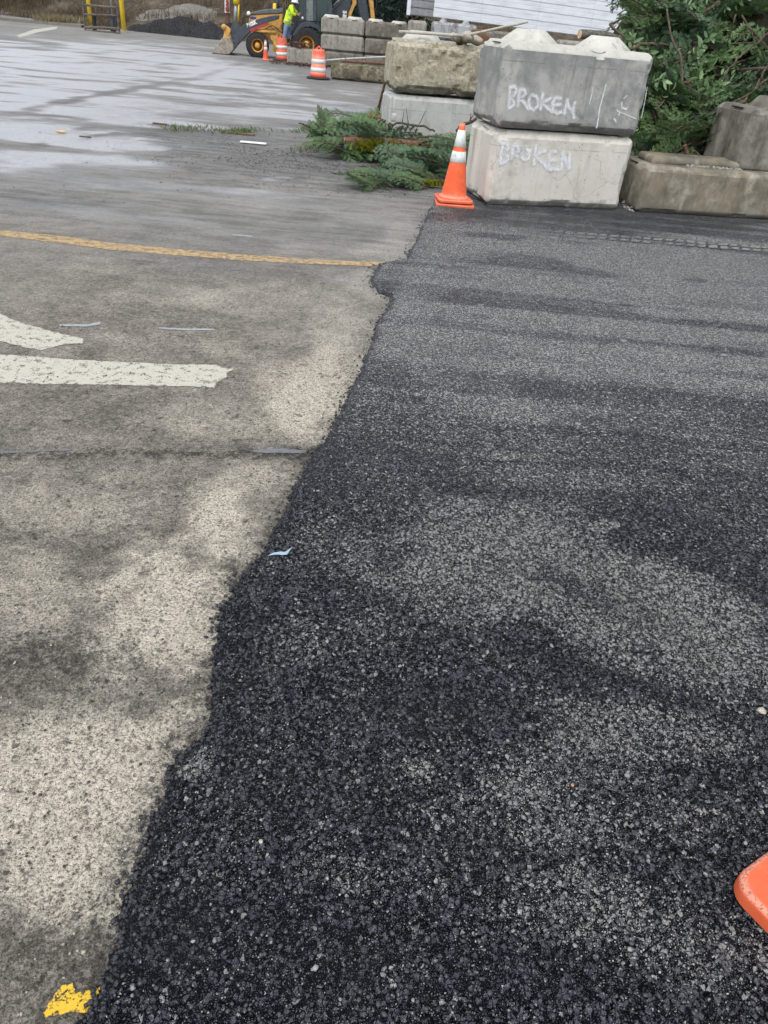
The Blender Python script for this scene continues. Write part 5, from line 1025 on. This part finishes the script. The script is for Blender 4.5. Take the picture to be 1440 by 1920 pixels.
# ================================================================== CUT BRANCHES
def twig_quads(p, d, side, L, w_, droop=0.0):
    """a flat needle or leaf: quad from p along d"""
    q = p + d * L + Vector((0, 0, -droop)); s = side * w_
    return [p - s * .4, p + s * .4, q + s * .5, q - s * .5]
def fir_mesh(seed, L=1.0, spread=.42, needle=.030, flat=.6, nt=22, curl=.12):
    """fir bough along +x: returns stem bmesh and needle arrays"""
    r_ = random.Random(seed); sb = bmesh.new(); V = []; T = []
    ph = r_.uniform(0, 6); stem = [Vector((L * t, .06 * math.sin(ph + t * 4) * t, curl * math.sin(t * 2.6) * L)) for t in [i / 10 for i in range(11)]]
    tube(sb, stem, [.014 * (1 - i / 11) + .003 for i in range(11)], 6)
    def needles(a, b, n_, nl, tint):
        d = (b - a); l_ = d.length; d = d / l_; up = Vector((r_.uniform(-.4, .4), r_.uniform(-.4, .4), 1)).normalized(); s = d.cross(up).normalized(); u2 = s.cross(d)
        for i in range(n_):
            p = a + d * (l_ * (i + r_.random()) / n_)
            for sg in (-1, 1):
                dd = (s * sg * r_.uniform(.7, 1) + d * r_.uniform(.4, .8) + u2 * r_.uniform(-.15, .45)).normalized(); ll = nl * r_.uniform(.7, 1.2)
                w2 = d * (.0068 * nl / .03)
                V.extend([p - w2, p + w2, p + dd * ll + w2 * .4, p + dd * ll - w2 * .4]); T.extend([tint + r_.uniform(-.15, .15)] * 4)
    def at(t): i = min(9, int(t * 10)); return stem[i].lerp(stem[i + 1], t * 10 - i)
    for k in range(nt):
        t = .08 + .9 * k / nt; sg = 1 if k % 2 else -1; l_ = spread * L * (1 - t * .75) * r_.uniform(.7, 1.15)
        p = at(t); d = Vector((r_.uniform(.45, .8), sg, r_.uniform(-.35, .35) * (1 - flat) + r_.uniform(-.1, .2))).normalized()
        q = p + d * l_ + Vector((0, 0, -.12 * l_)); tube(sb, [p, q], [.005, .002], 4, cap=False)
        tint = r_.uniform(.2, .8); needles(p.lerp(q, .12), q, max(5, int(l_ / .013)), needle, tint)
        for j in range(int(l_ / .055)):
            tt = .2 + .75 * j / max(1, int(l_ / .055)); a = p.lerp(q, tt); s2 = 1 if j % 2 else -1
            d2 = (d + Vector((-d.y, d.x, 0)) * s2 * .9 + Vector((0, 0, r_.uniform(-.2, .3)))).normalized(); b = a + d2 * l_ * .38 * (1 - tt * .6); needles(a, b, max(4, int((b - a).length / .013)), needle, tint + r_.uniform(-.2, .25))
    needles(at(.3), at(.999), 50, needle, .6)
    V = np.array([v[:] for v in V]); F = np.arange(len(V)).reshape(-1, 4); return sb, V, F, np.clip(T, 0, 1)
def leaf_branch_mesh(seed, L=.9, n_=26, ll=.115, lw=.042):
    r_ = random.Random(seed); sb = bmesh.new(); V = []; F = []; T = []
    stem = [Vector((L * t, .08 * math.sin(seed + t * 3) * t, .10 * math.sin(t * 2.5))) for t in [i / 8 for i in range(9)]]; tube(sb, stem, [.010 * (1 - i / 10) + .002 for i in range(9)], 6)
    for k in range(n_):
        t = .15 + .85 * k / n_; i = min(7, int(t * 8)); p = stem[i].lerp(stem[i + 1], t * 8 - i); a = k * 2.4 + r_.uniform(-.4, .4)
        d = Vector((.55 + r_.uniform(-.1, .3), math.cos(a), math.sin(a) * .8)).normalized(); up = Vector((r_.uniform(-.3, .3), r_.uniform(-.3, .3), 1)); s = d.cross(up).normalized(); u2 = s.cross(d).normalized()
        l_ = ll * r_.uniform(.7, 1.2); w_ = lw * r_.uniform(.8, 1.2) / 2; k0 = len(V); tint = r_.random()
        for (f, ww) in ((0, .08), (.2, .75), (.5, 1.0), (.8, .68), (1.0, .04)):
            c = p + d * (l_ * f) - u2 * (.22 * l_ * f * f)
            V += [c - s * w_ * ww + u2 * w_ * .35 * ww, c, c + s * w_ * ww + u2 * w_ * .35 * ww]; T += [tint] * 3
        for r0 in range(4):
            for c0 in range(2): a0 = k0 + r0 * 3 + c0; F.append((a0, a0 + 1, a0 + 4, a0 + 3))
    return sb, np.array([v[:] for v in V]), np.array(F), np.array(T)
def branch_proto(name, data, leafmat, barkmat, leafname):
    sb, V, F, T = data; root = bpy.data.objects.new(name, None); C.objects.link(root)
    st = from_bm('stem', fix(sb), barkmat, root, True); lf = from_np(leafname, V, F, leafmat, root)
    a = lf.data.attributes.new('tint', 'FLOAT', 'POINT'); a.data.foreach_set('value', np.asarray(T, np.float32)); return root
def copy_branch(src, Mx, label, cat, group, sc_=None):
    r_ = src.copy(); C.objects.link(r_); r_.matrix_world = Mx; tag(r_, label, cat, group)
    for ch in list(src.children):
        c = ch.copy(); C.objects.link(c); c.parent = r_; c.matrix_parent_inverse = Matrix.Identity(4)
    return r_
firs = [branch_proto('fir_branch', fir_mesh(i + 1, L=1.0, spread=[.42, .5, .36][i], nt=[22, 26, 20][i]), M['fir'] if i != 1 else M['fir_pale'], M['bark'], 'needles') for i in range(3)]
laur = [branch_proto('laurel_branch', leaf_branch_mesh(i + 5, n_=[26, 32][i]), M['laurel'], M['bark'], 'leaves') for i in range(2)]
def aim(p, d, s, roll=0.0):
    d = Vector(d).normalized(); z = Vector((0, 0, 1)); y = z.cross(d); y = y.normalized() if y.length > .05 else Vector((0, 1, 0)); z = d.cross(y)
    Rm = Matrix((d, y, z)).transposed().to_4x4(); return Matrix.Translation(p) @ Rm @ Matrix.Rotation(roll, 4, 'X') @ Matrix.Scale(s, 4)
# slash heap behind the blocks
def heap_z(x, y):
    """height of the heap"""
    r_ = sstep(1.55, 3.6, x) * 2.35 + sstep(3.2, 6.5, x) * 1.5
    f = sstep(9.3, 11.8, y + .0) * (1 - sstep(14.5, 17.5, y)); base = np.clip(r_ * (.16 + .84 * f), 0, 5)
    return base * (1 - sstep(8.5, 10.5, x)) 
xs = np.linspace(1.5, 10.8, 84); yy = np.linspace(9.15, 17.8, 78); X, Y = np.meshgrid(xs, yy); Pn = np.column_stack([X.ravel(), Y.ravel(), X.ravel() * 0])
Z = heap_z(X, Y) + ((fbm(Pn, 1.6, 4, 4) - .5) * .8).reshape(X.shape) * np.clip(heap_z(X, Y) * 2, 0, 1) - .28
idx = np.arange(X.size).reshape(X.shape); F = np.stack([idx[:-1, :-1].ravel(), idx[:-1, 1:].ravel(), idx[1:, 1:].ravel(), idx[1:, :-1].ravel()], 1)
n = N('leaf_mould_and_twigs', .95, .1); f = n.noise(14, 8, .8); n.set('Base Color', n.mix(n.rng(f, .35, .65), (.012, .014, .008), (.05, .045, .028))); n.bump(f, .06)
o = from_np('brush_heap', np.column_stack([X.ravel(), Y.ravel(), Z.ravel() - .05]), F, n.m, smooth=True); tag(o, kind='stuff')
hr = random.Random(5)
def heap_p():
    while True:
        x = hr.uniform(1.7, 7.6); y = hr.uniform(9.3, 13.6)
        if x < 2.3 and y < 9.9: continue
        if x > 3.2 and y < 10.05: continue
        if x > y * .50 + .3: continue
        return x, y, float(heap_z(np.array(x), np.array(y)))
for i in range(165):
    px, py = hr.uniform(1195, 1470), hr.uniform(-60, 300)
    Yd = 9.75 + (300 - py) / 300 * 1.9 + hr.uniform(-.1, .5); c = YP(px, py, Yd)
    az = hr.uniform(0, 6.283); d = Vector((math.cos(az), math.sin(az) * .7 - .35, hr.uniform(-.6, .5))); s_ = hr.uniform(.6, 1.25)
    p = c - d.normalized() * s_ * .5; p.z = max(p.z, .02)
    if p.x < 2.3 and p.y < 9.6: p.y = 9.9
    copy_branch(firs[hr.choice((0, 1, 1, 2, 2))], aim(p, d, s_ * 1.15, hr.uniform(-1.1, 1.1)), 'dark green fir branch piled in the tall heap behind the concrete blocks', 'fir branch', 'fir branches of the tall heap')
for i in range(180):
    px, py = hr.uniform(1200, 1460), hr.triangular(-60, 190, 0)
    if i < 22: px, py = hr.uniform(1195, 1255), hr.uniform(20, 190)
    if i >= 140: py = hr.uniform(110, 290)
    c = YP(px, py, 9.85 + (300 - py) / 300 * 1.7 + hr.uniform(-.2, .3)); az = hr.uniform(0, 6.283); d = Vector((math.cos(az), math.sin(az) * .6 - .5, hr.uniform(-.6, .6))); s_ = hr.uniform(.6, 1.1)
    copy_branch(laur[i % 2], aim(c - d.normalized() * s_ * .5, d, s_, hr.uniform(0, 6)), 'bright green broad-leaved branch lying on the tall heap behind the blocks', 'leafy branch', 'laurel branches of the tall heap')
for p_ in firs + laur:
    pass
def limb(name, pts, r0, r1, mat, label, cat='branch', group=None, stubs=0):
    bm = bmesh.new(); P = [Vector(p) for p in pts]; q = []
    for a_, b_ in zip(P, P[1:]):
        for k in range(4): q.append(a_.lerp(b_, k / 4) + Vector([hr.uniform(-.012, .012) for _ in range(3)]))
    q.append(P[-1]); tube(bm, q, [r0 + (r1 - r0) * i / (len(q) - 1) for i in range(len(q))], 9); t_ = thing(name, P[0], label, cat, group); from_bm('bark', fix(bm), mat, t_, True)
    d = (q[0] - q[1]).normalized(); bm = bmesh.new(); lathe(bm, q[0], [(r0 * .93, -.002), (r0 * .9, .004)], 12, axis=d); from_bm('cut_end', fix(bm), M['cut_wood'], t_)
    for s_ in range(stubs):
        i = hr.randrange(2, len(q) - 2); dd = Vector((hr.uniform(-1, 1), hr.uniform(-1, .2), hr.uniform(.1, 1))).normalized(); bm = bmesh.new(); tube(bm, [q[i], q[i] + dd * hr.uniform(.06, .2)], [r1 * .5, r1 * .2], 5); from_bm('side_twig', fix(bm), mat, t_, True)
    return t_
limb('branch', [YP(1250, 20, 10.7), YP(1262, 75, 10.5), YP(1278, 110, 10.4), YP(1280, 165, 10.3)], .010, .018, M['bark'], 'grey brown limb rising steeply through the leaves near the left edge of the heap', stubs=1)
limb('branch', [YP(1300, 95, 11.2), YP(1240, 84, 10.7), YP(1205, 82, 10.6), YP(1180, 92, 10.5)], .014, .02, M['bark'], 'brown limb curving left over the right lug of the BROKEN block', stubs=2)
limb('branch', [YP(1352, 150, 10.1), YP(1383, 110, 10.3), YP(1400, 95, 10.4), YP(1445, 60, 10.6)], .009, .012, M['bark'], 'slanting bare limb in the right part of the heap above the dark block', stubs=2)
limb('branch', [YP(1398, 185, 9.9), YP(1420, 160, 10.0), YP(1435, 130, 10.1)], .009, .013, M['bark'], 'short bare limb pointing up beside the crosswise dark block', stubs=1)
limb('branch', [YP(1300, 225, 9.9), YP(1345, 205, 9.9), YP(1400, 180, 9.9), YP(1450, 140, 10)], .008, .012, M['bark'], 'thin pale twig reaching over the crosswise dark block')
limb('branch', [YP(1284, 273, 9.6), YP(1297, 302, 9.5)], .018, .03, M['bark_red'], 'short broken stub with a torn tip above the long low block')
limb('branch', [YP(1300, 282, 9.55), YP(1315, 300, 9.5)], .014, .022, M['bark'], 'second short stub crossing the torn one above the long low block')
limb('branch', [YP(1326, 302, 9.55), YP(1290, 303, 9.6)], .03, .028, M['bark_red'], 'short thick log end lying behind the long low block')
limb('log', [YP(1086, 63, 10.6), YP(1130, 67, 10.7), YP(1180, 76, 10.9), YP(1215, 88, 11.1)], .05, .04, M['dkbark'], 'mossy grey log lying behind the right lug of the BROKEN block', 'log')
# ------- branches on the ground in front of the left stack
for i in range(84):
    px, py = hr.uniform(650, 900), hr.uniform(250, 336)
    if px > 800 and hr.random() < .5: py = hr.uniform(250, 345)
    if py > 305 and px < 740: py -= 30
    g_ = Vector(G(px, py)); az = hr.uniform(-.6, .6) + (math.pi if hr.random() < .5 else 0); d = Vector((math.cos(az), math.sin(az), hr.uniform(-.25, .22))); s_ = hr.uniform(.55, .95)
    p = g_ + Vector((0, 0, .04 + hr.uniform(0, .24) * (1 if py < 315 else .3))) - d.normalized() * s_ * .5; p.z = max(p.z, .03)
    copy_branch(firs[hr.choice((0, 1, 2, 2))], aim(p, d, s_, hr.choice((-1, 1)) * hr.uniform(.15, .85)), 'cut fir branch lying in the low heap on the pavement left of the big cone', 'fir branch', 'fir branches of the low heap on the pavement')
for i in range(22):
    px, py = hr.uniform(585, 660), hr.uniform(262, 302); g_ = Vector(G(px, py)); az = hr.uniform(0, 6.28); d = Vector((math.cos(az), math.sin(az) * .6, hr.uniform(-.1, .55))); s_ = hr.uniform(.35, .6)
    p = g_ + Vector((0, 0, .03 + hr.uniform(0, .14))) - d * s_ * .3; p.z = max(p.z, .03); copy_branch(firs[hr.choice((0, 1, 2))], aim(p, d, s_, hr.uniform(-.8, .8)), 'blue green fir tip in the bushy clump at the left end of the low heap', 'fir branch', 'fir tips of the bushy clump')
p = Vector(G(600, 283)); copy_branch(firs[1], aim(p + Vector((0, 0, .02)), (-.12, .1, 1), .52, .3), 'tallest upright fir tip standing out of the bushy clump at the left end', 'fir branch', None)
for i in range(22):
    px, py = hr.uniform(670, 880), hr.uniform(333, 356); g_ = Vector(G(px, py)); az = hr.uniform(-.25, .25) + math.pi; d = Vector((math.cos(az), math.sin(az), .12)); s_ = hr.uniform(.3, .5)
    copy_branch(firs[hr.choice((1, 2))], aim(g_ + Vector((.15, 0, .03)), d, s_, hr.uniform(-.4, .4)), 'small flat fir sprig beside the mossy stick at the front of the low heap', 'fir branch', 'fir sprigs along the mossy stick')
for r0 in firs + laur:                                              # the patterns themselves take a place in the heaps
    pass
firs[0].matrix_world = aim(Vector((2.9, 11.2, 1.1)), (1, -.4, .2), 1.0); tag(firs[0], 'dark green fir branch piled in the tall heap behind the concrete blocks', 'fir branch', 'fir branches of the tall heap')
firs[1].matrix_world = aim(Vector((3.4, 11.2, 1.4)), (1, -.2, .1), 1.0); tag(firs[1], 'dark green fir branch piled in the tall heap behind the concrete blocks', 'fir branch', 'fir branches of the tall heap')
firs[2].matrix_world = aim(Vector((3.0, 10.7, .9)), (-.5, -.6, .2), 1.0); tag(firs[2], 'dark green fir branch piled in the tall heap behind the concrete blocks', 'fir branch', 'fir branches of the tall heap')
for k, (xx, yy_) in enumerate(((3.3, 11.6), (3.9, 11.8))): laur[k].matrix_world = aim(Vector((xx, yy_, 1.9)), (.6, -.7, .2), 1.0); tag(laur[k], 'bright green broad-leaved branch lying on the tall heap behind the blocks', 'leafy branch', 'laurel branches of the tall heap')
gp_ = lambda x, y, z=0.05: Vector(G(x, y)) + Vector((0, 0, z))
limb('log', [gp_(643, 298, .22), gp_(720, 304, .24), gp_(835, 311, .22)], .040, .048, M['bark_red'], 'straight brown log lying across the middle of the low branch heap', 'log', stubs=2)
limb('branch', [YP(727, 234, 10.9), YP(745, 231, 10.9), YP(775, 233, 10.8), YP(800, 238, 10.8), YP(815, 246, 10.7)], .016, .012, M['bark'], 'thin curved stick on top of the low heap against the grey block', stubs=2)
limb('branch', [YP(775, 250, 10.6), YP(799, 208, 10.9)], .007, .004, M['bark'], 'fine upright twig leaning on the light grey block')
limb('branch', [YP(855, 246, 10.0), YP(872, 232, 9.9), YP(893, 222, 9.8)], .022, .016, M['bark'], 'dark stick poking up at the left edge of the BROKEN blocks', stubs=2)
limb('branch', [YP(672, 235, 10.9), YP(678, 252, 10.7), YP(690, 268, 10.5)], .010, .007, M['bark'], 'pale arching twig at the left of the low heap')
ml = limb('branch', [gp_(680, 334, .03), gp_(740, 341, .035), gp_(810, 346, .03), gp_(880, 349, .03)], .022, .02, M['bark_moss'], 'long mossy stick lying along the front of the low heap behind the cone', stubs=2)
limb('branch', [gp_(674, 337, .02), gp_(725, 350, .02), gp_(800, 356, .02)], .012, .008, M['bark'], 'thinner stick just in front of the long mossy stick')
limb('branch', [gp_(800, 278, .14), gp_(822, 290, .12), gp_(838, 300, .1)], .012, .008, M['bark_red'], 'small forked reddish twig right of the brown log end')
def moss(cx, n_, sx, sy, h, par=None):
    p = np.column_stack([rng.normal(cx[0], sx, n_), rng.normal(cx[1], sy, n_), np.full(n_, cx[2])]); return blades('moss', p, h, .007, M['moss'], lean=.9, parent=par)
for (x, y) in ((725, 345), (742, 347), (765, 348), (790, 351), (812, 351)): moss(gp_(x, y, .02), 160, .05, .03, .05, ml)
mt = thing('moss_clump', gp_(700, 290, .02), 'yellow green mossy clump hanging over the brown log', 'moss')
o = moss(gp_(705, 306, .14), 900, .12, .05, .11, mt); o.name = 'fronds'
for (x, y, r_, lab) in ((822, 298, .022, 'round pale cut end lying in the branches left of the cone'), (689, 297, .03, 'torn pinkish wood chip at the foot of the mossy clump'), (835, 248, .018, 'small pale yellow wood chip near the top of the low heap')):
    bm = bmesh.new(); lathe(bm, gp_(x, y, .10), [(r_, 0), (r_ * 1.05, .02), (r_, .04)], 10, axis=(.1, -1, .3)); tag(rebase(from_bm('wood_chip', fix(bm), M['cut_wood'])), lab, 'wood chip')
# needles, chips and grit strewn over the pavement round the heap
def strew(n_, box_px, r_, mat, name, seed, flat=.5, clump=True, mode=None):
    rr = random.Random(seed); pts = []
    for _ in range(n_):
        x0, x1, y0, y1 = box_px; g_ = G(rr.triangular(x0, x1, mode or (x0 + x1) / 2), rr.triangular(y0, y1, (y0 + y1) / 2))
        if clump and fbm(np.array([[g_[0], g_[1], 0]]), 2.2, 50 + seed, 4)[0] < .5: continue
        pts.append((g_[0], g_[1], g_[2] + r_ * .2))
    return stones(name, pts, r_, mat, kind='stuff', seed=seed, flat=flat)
strew(3000, (400, 900, 240, 372), .0075, M['debris'], 'debris', 21, .35, mode=760); strew(1100, (260, 660, 228, 345), .0075, M['debris'], 'debris', 22, .35); strew(500, (440, 760, 255, 350), .008, M['gravel'], 'debris', 23, .4)
strew(260, (0, 760, 90, 420), .007, M['debris'], 'debris', 24, .4); strew(160, (0, 640, 420, 1000), .0035, M['debris'], 'debris', 25, .6)
q_ = np.array([list(G(hr.triangular(420, 890, 740), hr.triangular(240, 370, 300)) + np.array([0, 0, .006])) for _ in range(1800)])
q_ = q_[fbm(P3(q_[:, :2]), 2.0, 71, 4) > .48]; tag(blades('needle_litter', q_, .010, .003, M['fir'], lean=4.0), kind='stuff')
q_ = np.array([list(G(hr.triangular(300, 890, 700), hr.triangular(235, 370, 300)) + np.array([0, 0, .006])) for _ in range(500)]); tag(blades('twig_litter', q_, .012, .003, M['debris'], lean=4.0), kind='stuff')
q_ = np.array([G(hr.gauss(445, 22), hr.gauss(247, 3)) for _ in range(260)] + [G(hr.gauss(350, 30), hr.gauss(243, 3)) for _ in range(200)] + [G(hr.gauss(560, 12), hr.gauss(247, 2)) for _ in range(70)] + [G(hr.gauss(575, 14), hr.gauss(282, 3)) for _ in range(60)])
tag(blades('weeds', q_, .05, .006, M['weed'], lean=.8), kind='stuff')
# bark strips and scraps that can be told apart
def slab(name, px, w_, l_, h_, mat, label, cat, rot=0.0):
    p = Vector(G(*px)); P_, F_ = rbox_mesh(l_, w_, h_, r=min(h_, w_) * .3, res=max(h_, .02), amp=h_ * .2, seed=int(px[0])); return tag(rebase(from_np(name, place(P_, p, rot), F_, mat, smooth=True)), label, cat)
slab('board', (475, 269), .10, .36, .02, M['white'], 'flat whitish board lying on the pavement left of the fir clump', 'board', .02)
slab('bark_strip', (300, 233), .05, .22, .02, M['rust'], 'dark brown bark strip on the wet pavement left of the weeds', 'bark')
slab('bark_strip', (453, 252), .04, .40, .02, M['rust'], 'long thin bark strip at the foot of the small weeds', 'bark')
slab('wood_scrap', (115, 249), .05, .13, .03, M['cut_wood'], 'small orange brown wood scrap alone on the left pavement', 'wood scrap')
slab('wood_scrap', (160, 258), .03, .16, .02, M['debris'], 'thin dark stick just right of the orange brown scrap', 'wood scrap')
c = G(75, 271); mound('asphalt_crumb_heap', (c[0], c[1], c[2]), .16, .12, .02, M['debris'], 'small dark patch of asphalt crumbs on the far left pavement', 'asphalt crumbs', 12)
# ------- small things on the fresh asphalt
pb = lambda x, y, r_, mat, lab, fl=.55: tag(rebase(stones('pebble', [tuple(Vector(G(x, y)) + Vector((0, 0, .021)))], r_, mat, seed=int(x), flat=fl)), lab, 'pebble')
M['pale_stone'] = simple('pale_stone', (.46, .41, .33), .85, .3, 150); M['grey_stone'] = simple('bluish_stone', (.22, .24, .26), .6, .2, 60); M['orange_stone'] = simple('orange_stone', (.55, .27, .13), .8, .2, 60)
for a_ in [(1423, 1342, .012, 'pale_stone', 'largest cream pebble at the right edge of the fresh asphalt'), (1083, 1337, .005, 'pale_stone', 'small cream pebble in the middle of the fresh asphalt'), (489, 1588, .004, 'pale_stone', 'white pebble near the pavement seam'), (1172, 1463, .009, 'grey_stone', 'bluish pebble in the right half of the fresh asphalt'), (555, 1133, .011, 'grey_stone', 'smooth grey pebble close to the torn seam'), (1168, 645, .020, 'grey_stone', 'flat pale grey stone in the far middle of the fresh asphalt'), (1355, 672, .018, 'grey_stone', 'flat grey stone at the far right of the fresh asphalt'), (604, 1015, .005, 'orange_stone', 'tiny orange pebble right of the blue scrap'), (1070, 1482, .006, 'orange_stone', 'orange wood-coloured flake on the fresh asphalt')]: pb(a_[0], a_[1], a_[2], M[a_[3]], a_[4], .4)
q = [PZ(x, y, .026) for x, y in ((502, 1042), (512, 1038), (521, 1038), (527, 1034), (534, 1037), (548, 1028), (538, 1040), (529, 1042), (518, 1042))]
bm = bmesh.new(); prism(bm, [Vector(p) + Vector((0, 0, .003 * (i % 3))) for i, p in enumerate(q)], Vector((0, 0, .001))); tag(rebase(from_bm('plastic_scrap', fix(bm), simple('pale_blue_plastic', (.30, .42, .50), .4, .1))), 'torn light blue plastic scrap on the seam of old and fresh asphalt', 'plastic scrap')
rr = random.Random(77); pts = []
for i in range(900):                                                # crumbs shed along the seam
    k = rr.randrange(len(EDGE) - 1); t_ = rr.random(); x = EDGE[k][0] * (1 - t_) + EDGE[k + 1][0] * t_; y = EDGE[k][1] * (1 - t_) + EDGE[k + 1][1] * t_
    x -= abs(rr.gauss(0, .012 + .004 * y)) - .006; pts.append((x, y, .002))
stones('asphalt_crumbs', pts, .0048, simple('asphalt_crumb', (.025, .025, .03), .5, .4, 90), kind='stuff', seed=31, flat=.8)
pts = []
for i in range(500):
    g_ = G(rr.uniform(230, 1440), rr.triangular(1000, 1920, 1900)); 
    if signed(np.array([g_[:2]]))[0] > .02: pts.append((g_[0], g_[1], .0185 + rr.uniform(-.002, .003)))
stones('loose_aggregate', pts, .0045, (lambda n: (n.set('Base Color', n.mix(n.rng(n.sep(n.vor(60).outputs['Color'])[0], .75, 1.0), (.040, .043, .052), (.30, .295, .28))), n.m)[1])(N('loose_stone', .4, .6)), kind='stuff', seed=33, flat=.5)
pts = []
for i in range(500):
    g_ = G(rr.uniform(0, 400), rr.uniform(1050, 1920))
    if signed(np.array([g_[:2]]))[0] < -.02: pts.append((g_[0], g_[1], -.002))
stones('grit', pts, .0030, (lambda n: (n.set('Base Color', n.mix(n.rng(n.sep(n.vor(60).outputs['Color'])[0], .35, .75), (.05, .045, .04), (.42, .38, .32))), n.m)[1])(N('grit', .7, .3)), kind='stuff', seed=35, flat=.6)

# ================================================================== TREES
def tree(x, y, zb, h, cr, label, seed, mat, n_=5200, leaf=.16):
    t = thing('conifer_tree', (x, y, zb), label, 'tree', None); bm = bmesh.new(); tube(bm, [(x, y, zb - .2), (x + .1, y, zb + h * .5), (x, y, zb + h * .97)], [h * .028, h * .018, .02], 8)
    r_ = random.Random(seed)
    for k in range(16): zz = zb + h * (.1 + .8 * k / 16); a_ = r_.uniform(0, 6.28); l_ = cr * (1.05 - k / 17); tube(bm, [(x, y, zz), (x + l_ * .8 * math.cos(a_), y + l_ * .8 * math.sin(a_), zz - .1 * l_)], [.05, .015], 5)
    from_bm('trunk', fix(bm), M['bark'], t, True)
    g_ = np.random.default_rng(seed); cl = 90; cz = g_.uniform(.02, .97, cl); ca = g_.uniform(0, 6.28, cl); crd = cr * (1.02 - cz) ** .75 * g_.uniform(.4, 1.0, cl); cc = np.column_stack([x + crd * np.cos(ca), y + crd * np.sin(ca), zb + h * cz]); tint = g_.uniform(0, 1, cl)
    k = g_.integers(0, cl, n_); P = cc[k] + g_.normal(0, 1, (n_, 3)) * [cr * .20, cr * .20, h * .035]
    d = g_.normal(0, 1, (n_, 3)); d /= np.linalg.norm(d, axis=1)[:, None]; e = np.cross(d, g_.normal(0, 1, (n_, 3))); e /= np.linalg.norm(e, axis=1)[:, None]
    V = np.stack([P, P + d * leaf + e * leaf * .35, P + d * leaf * 2, P + d * leaf - e * leaf * .35], 1).reshape(-1, 3); F = np.arange(len(V)).reshape(-1, 4)
    o = from_np('crown', V, F, mat, t); a = o.data.attributes.new('tint', 'FLOAT', 'POINT'); a.data.foreach_set('value', np.repeat(np.clip(tint[k] + g_.normal(0, .15, n_), 0, 1), 4).astype(np.float32))
for i, (px, Yt, h, cr, lab) in enumerate([(722, 50, 7.5, 1.9, 'dark green conifer between the digging arm and the grey slatted shed'), (752, 53, 8.0, 1.9, 'dark green conifer half hidden by the grey slatted shed'), (690, 55, 8.5, 2.1, 'dark green conifer behind the yellow digging arm'), (655, 58, 9.0, 2.3, 'dark green conifer behind the dark boom of the tractor'), (600, 62, 9, 2.6, 'dark green conifer seen through the tractor cab windows')]):
    p = YP(px, 30, Yt); tree(p.x, Yt, float(bank_z(np.array([p.x]), np.array([float(Yt)]))[0]) - .1, h, cr, lab, 100 + i, M['dark_foliage'])
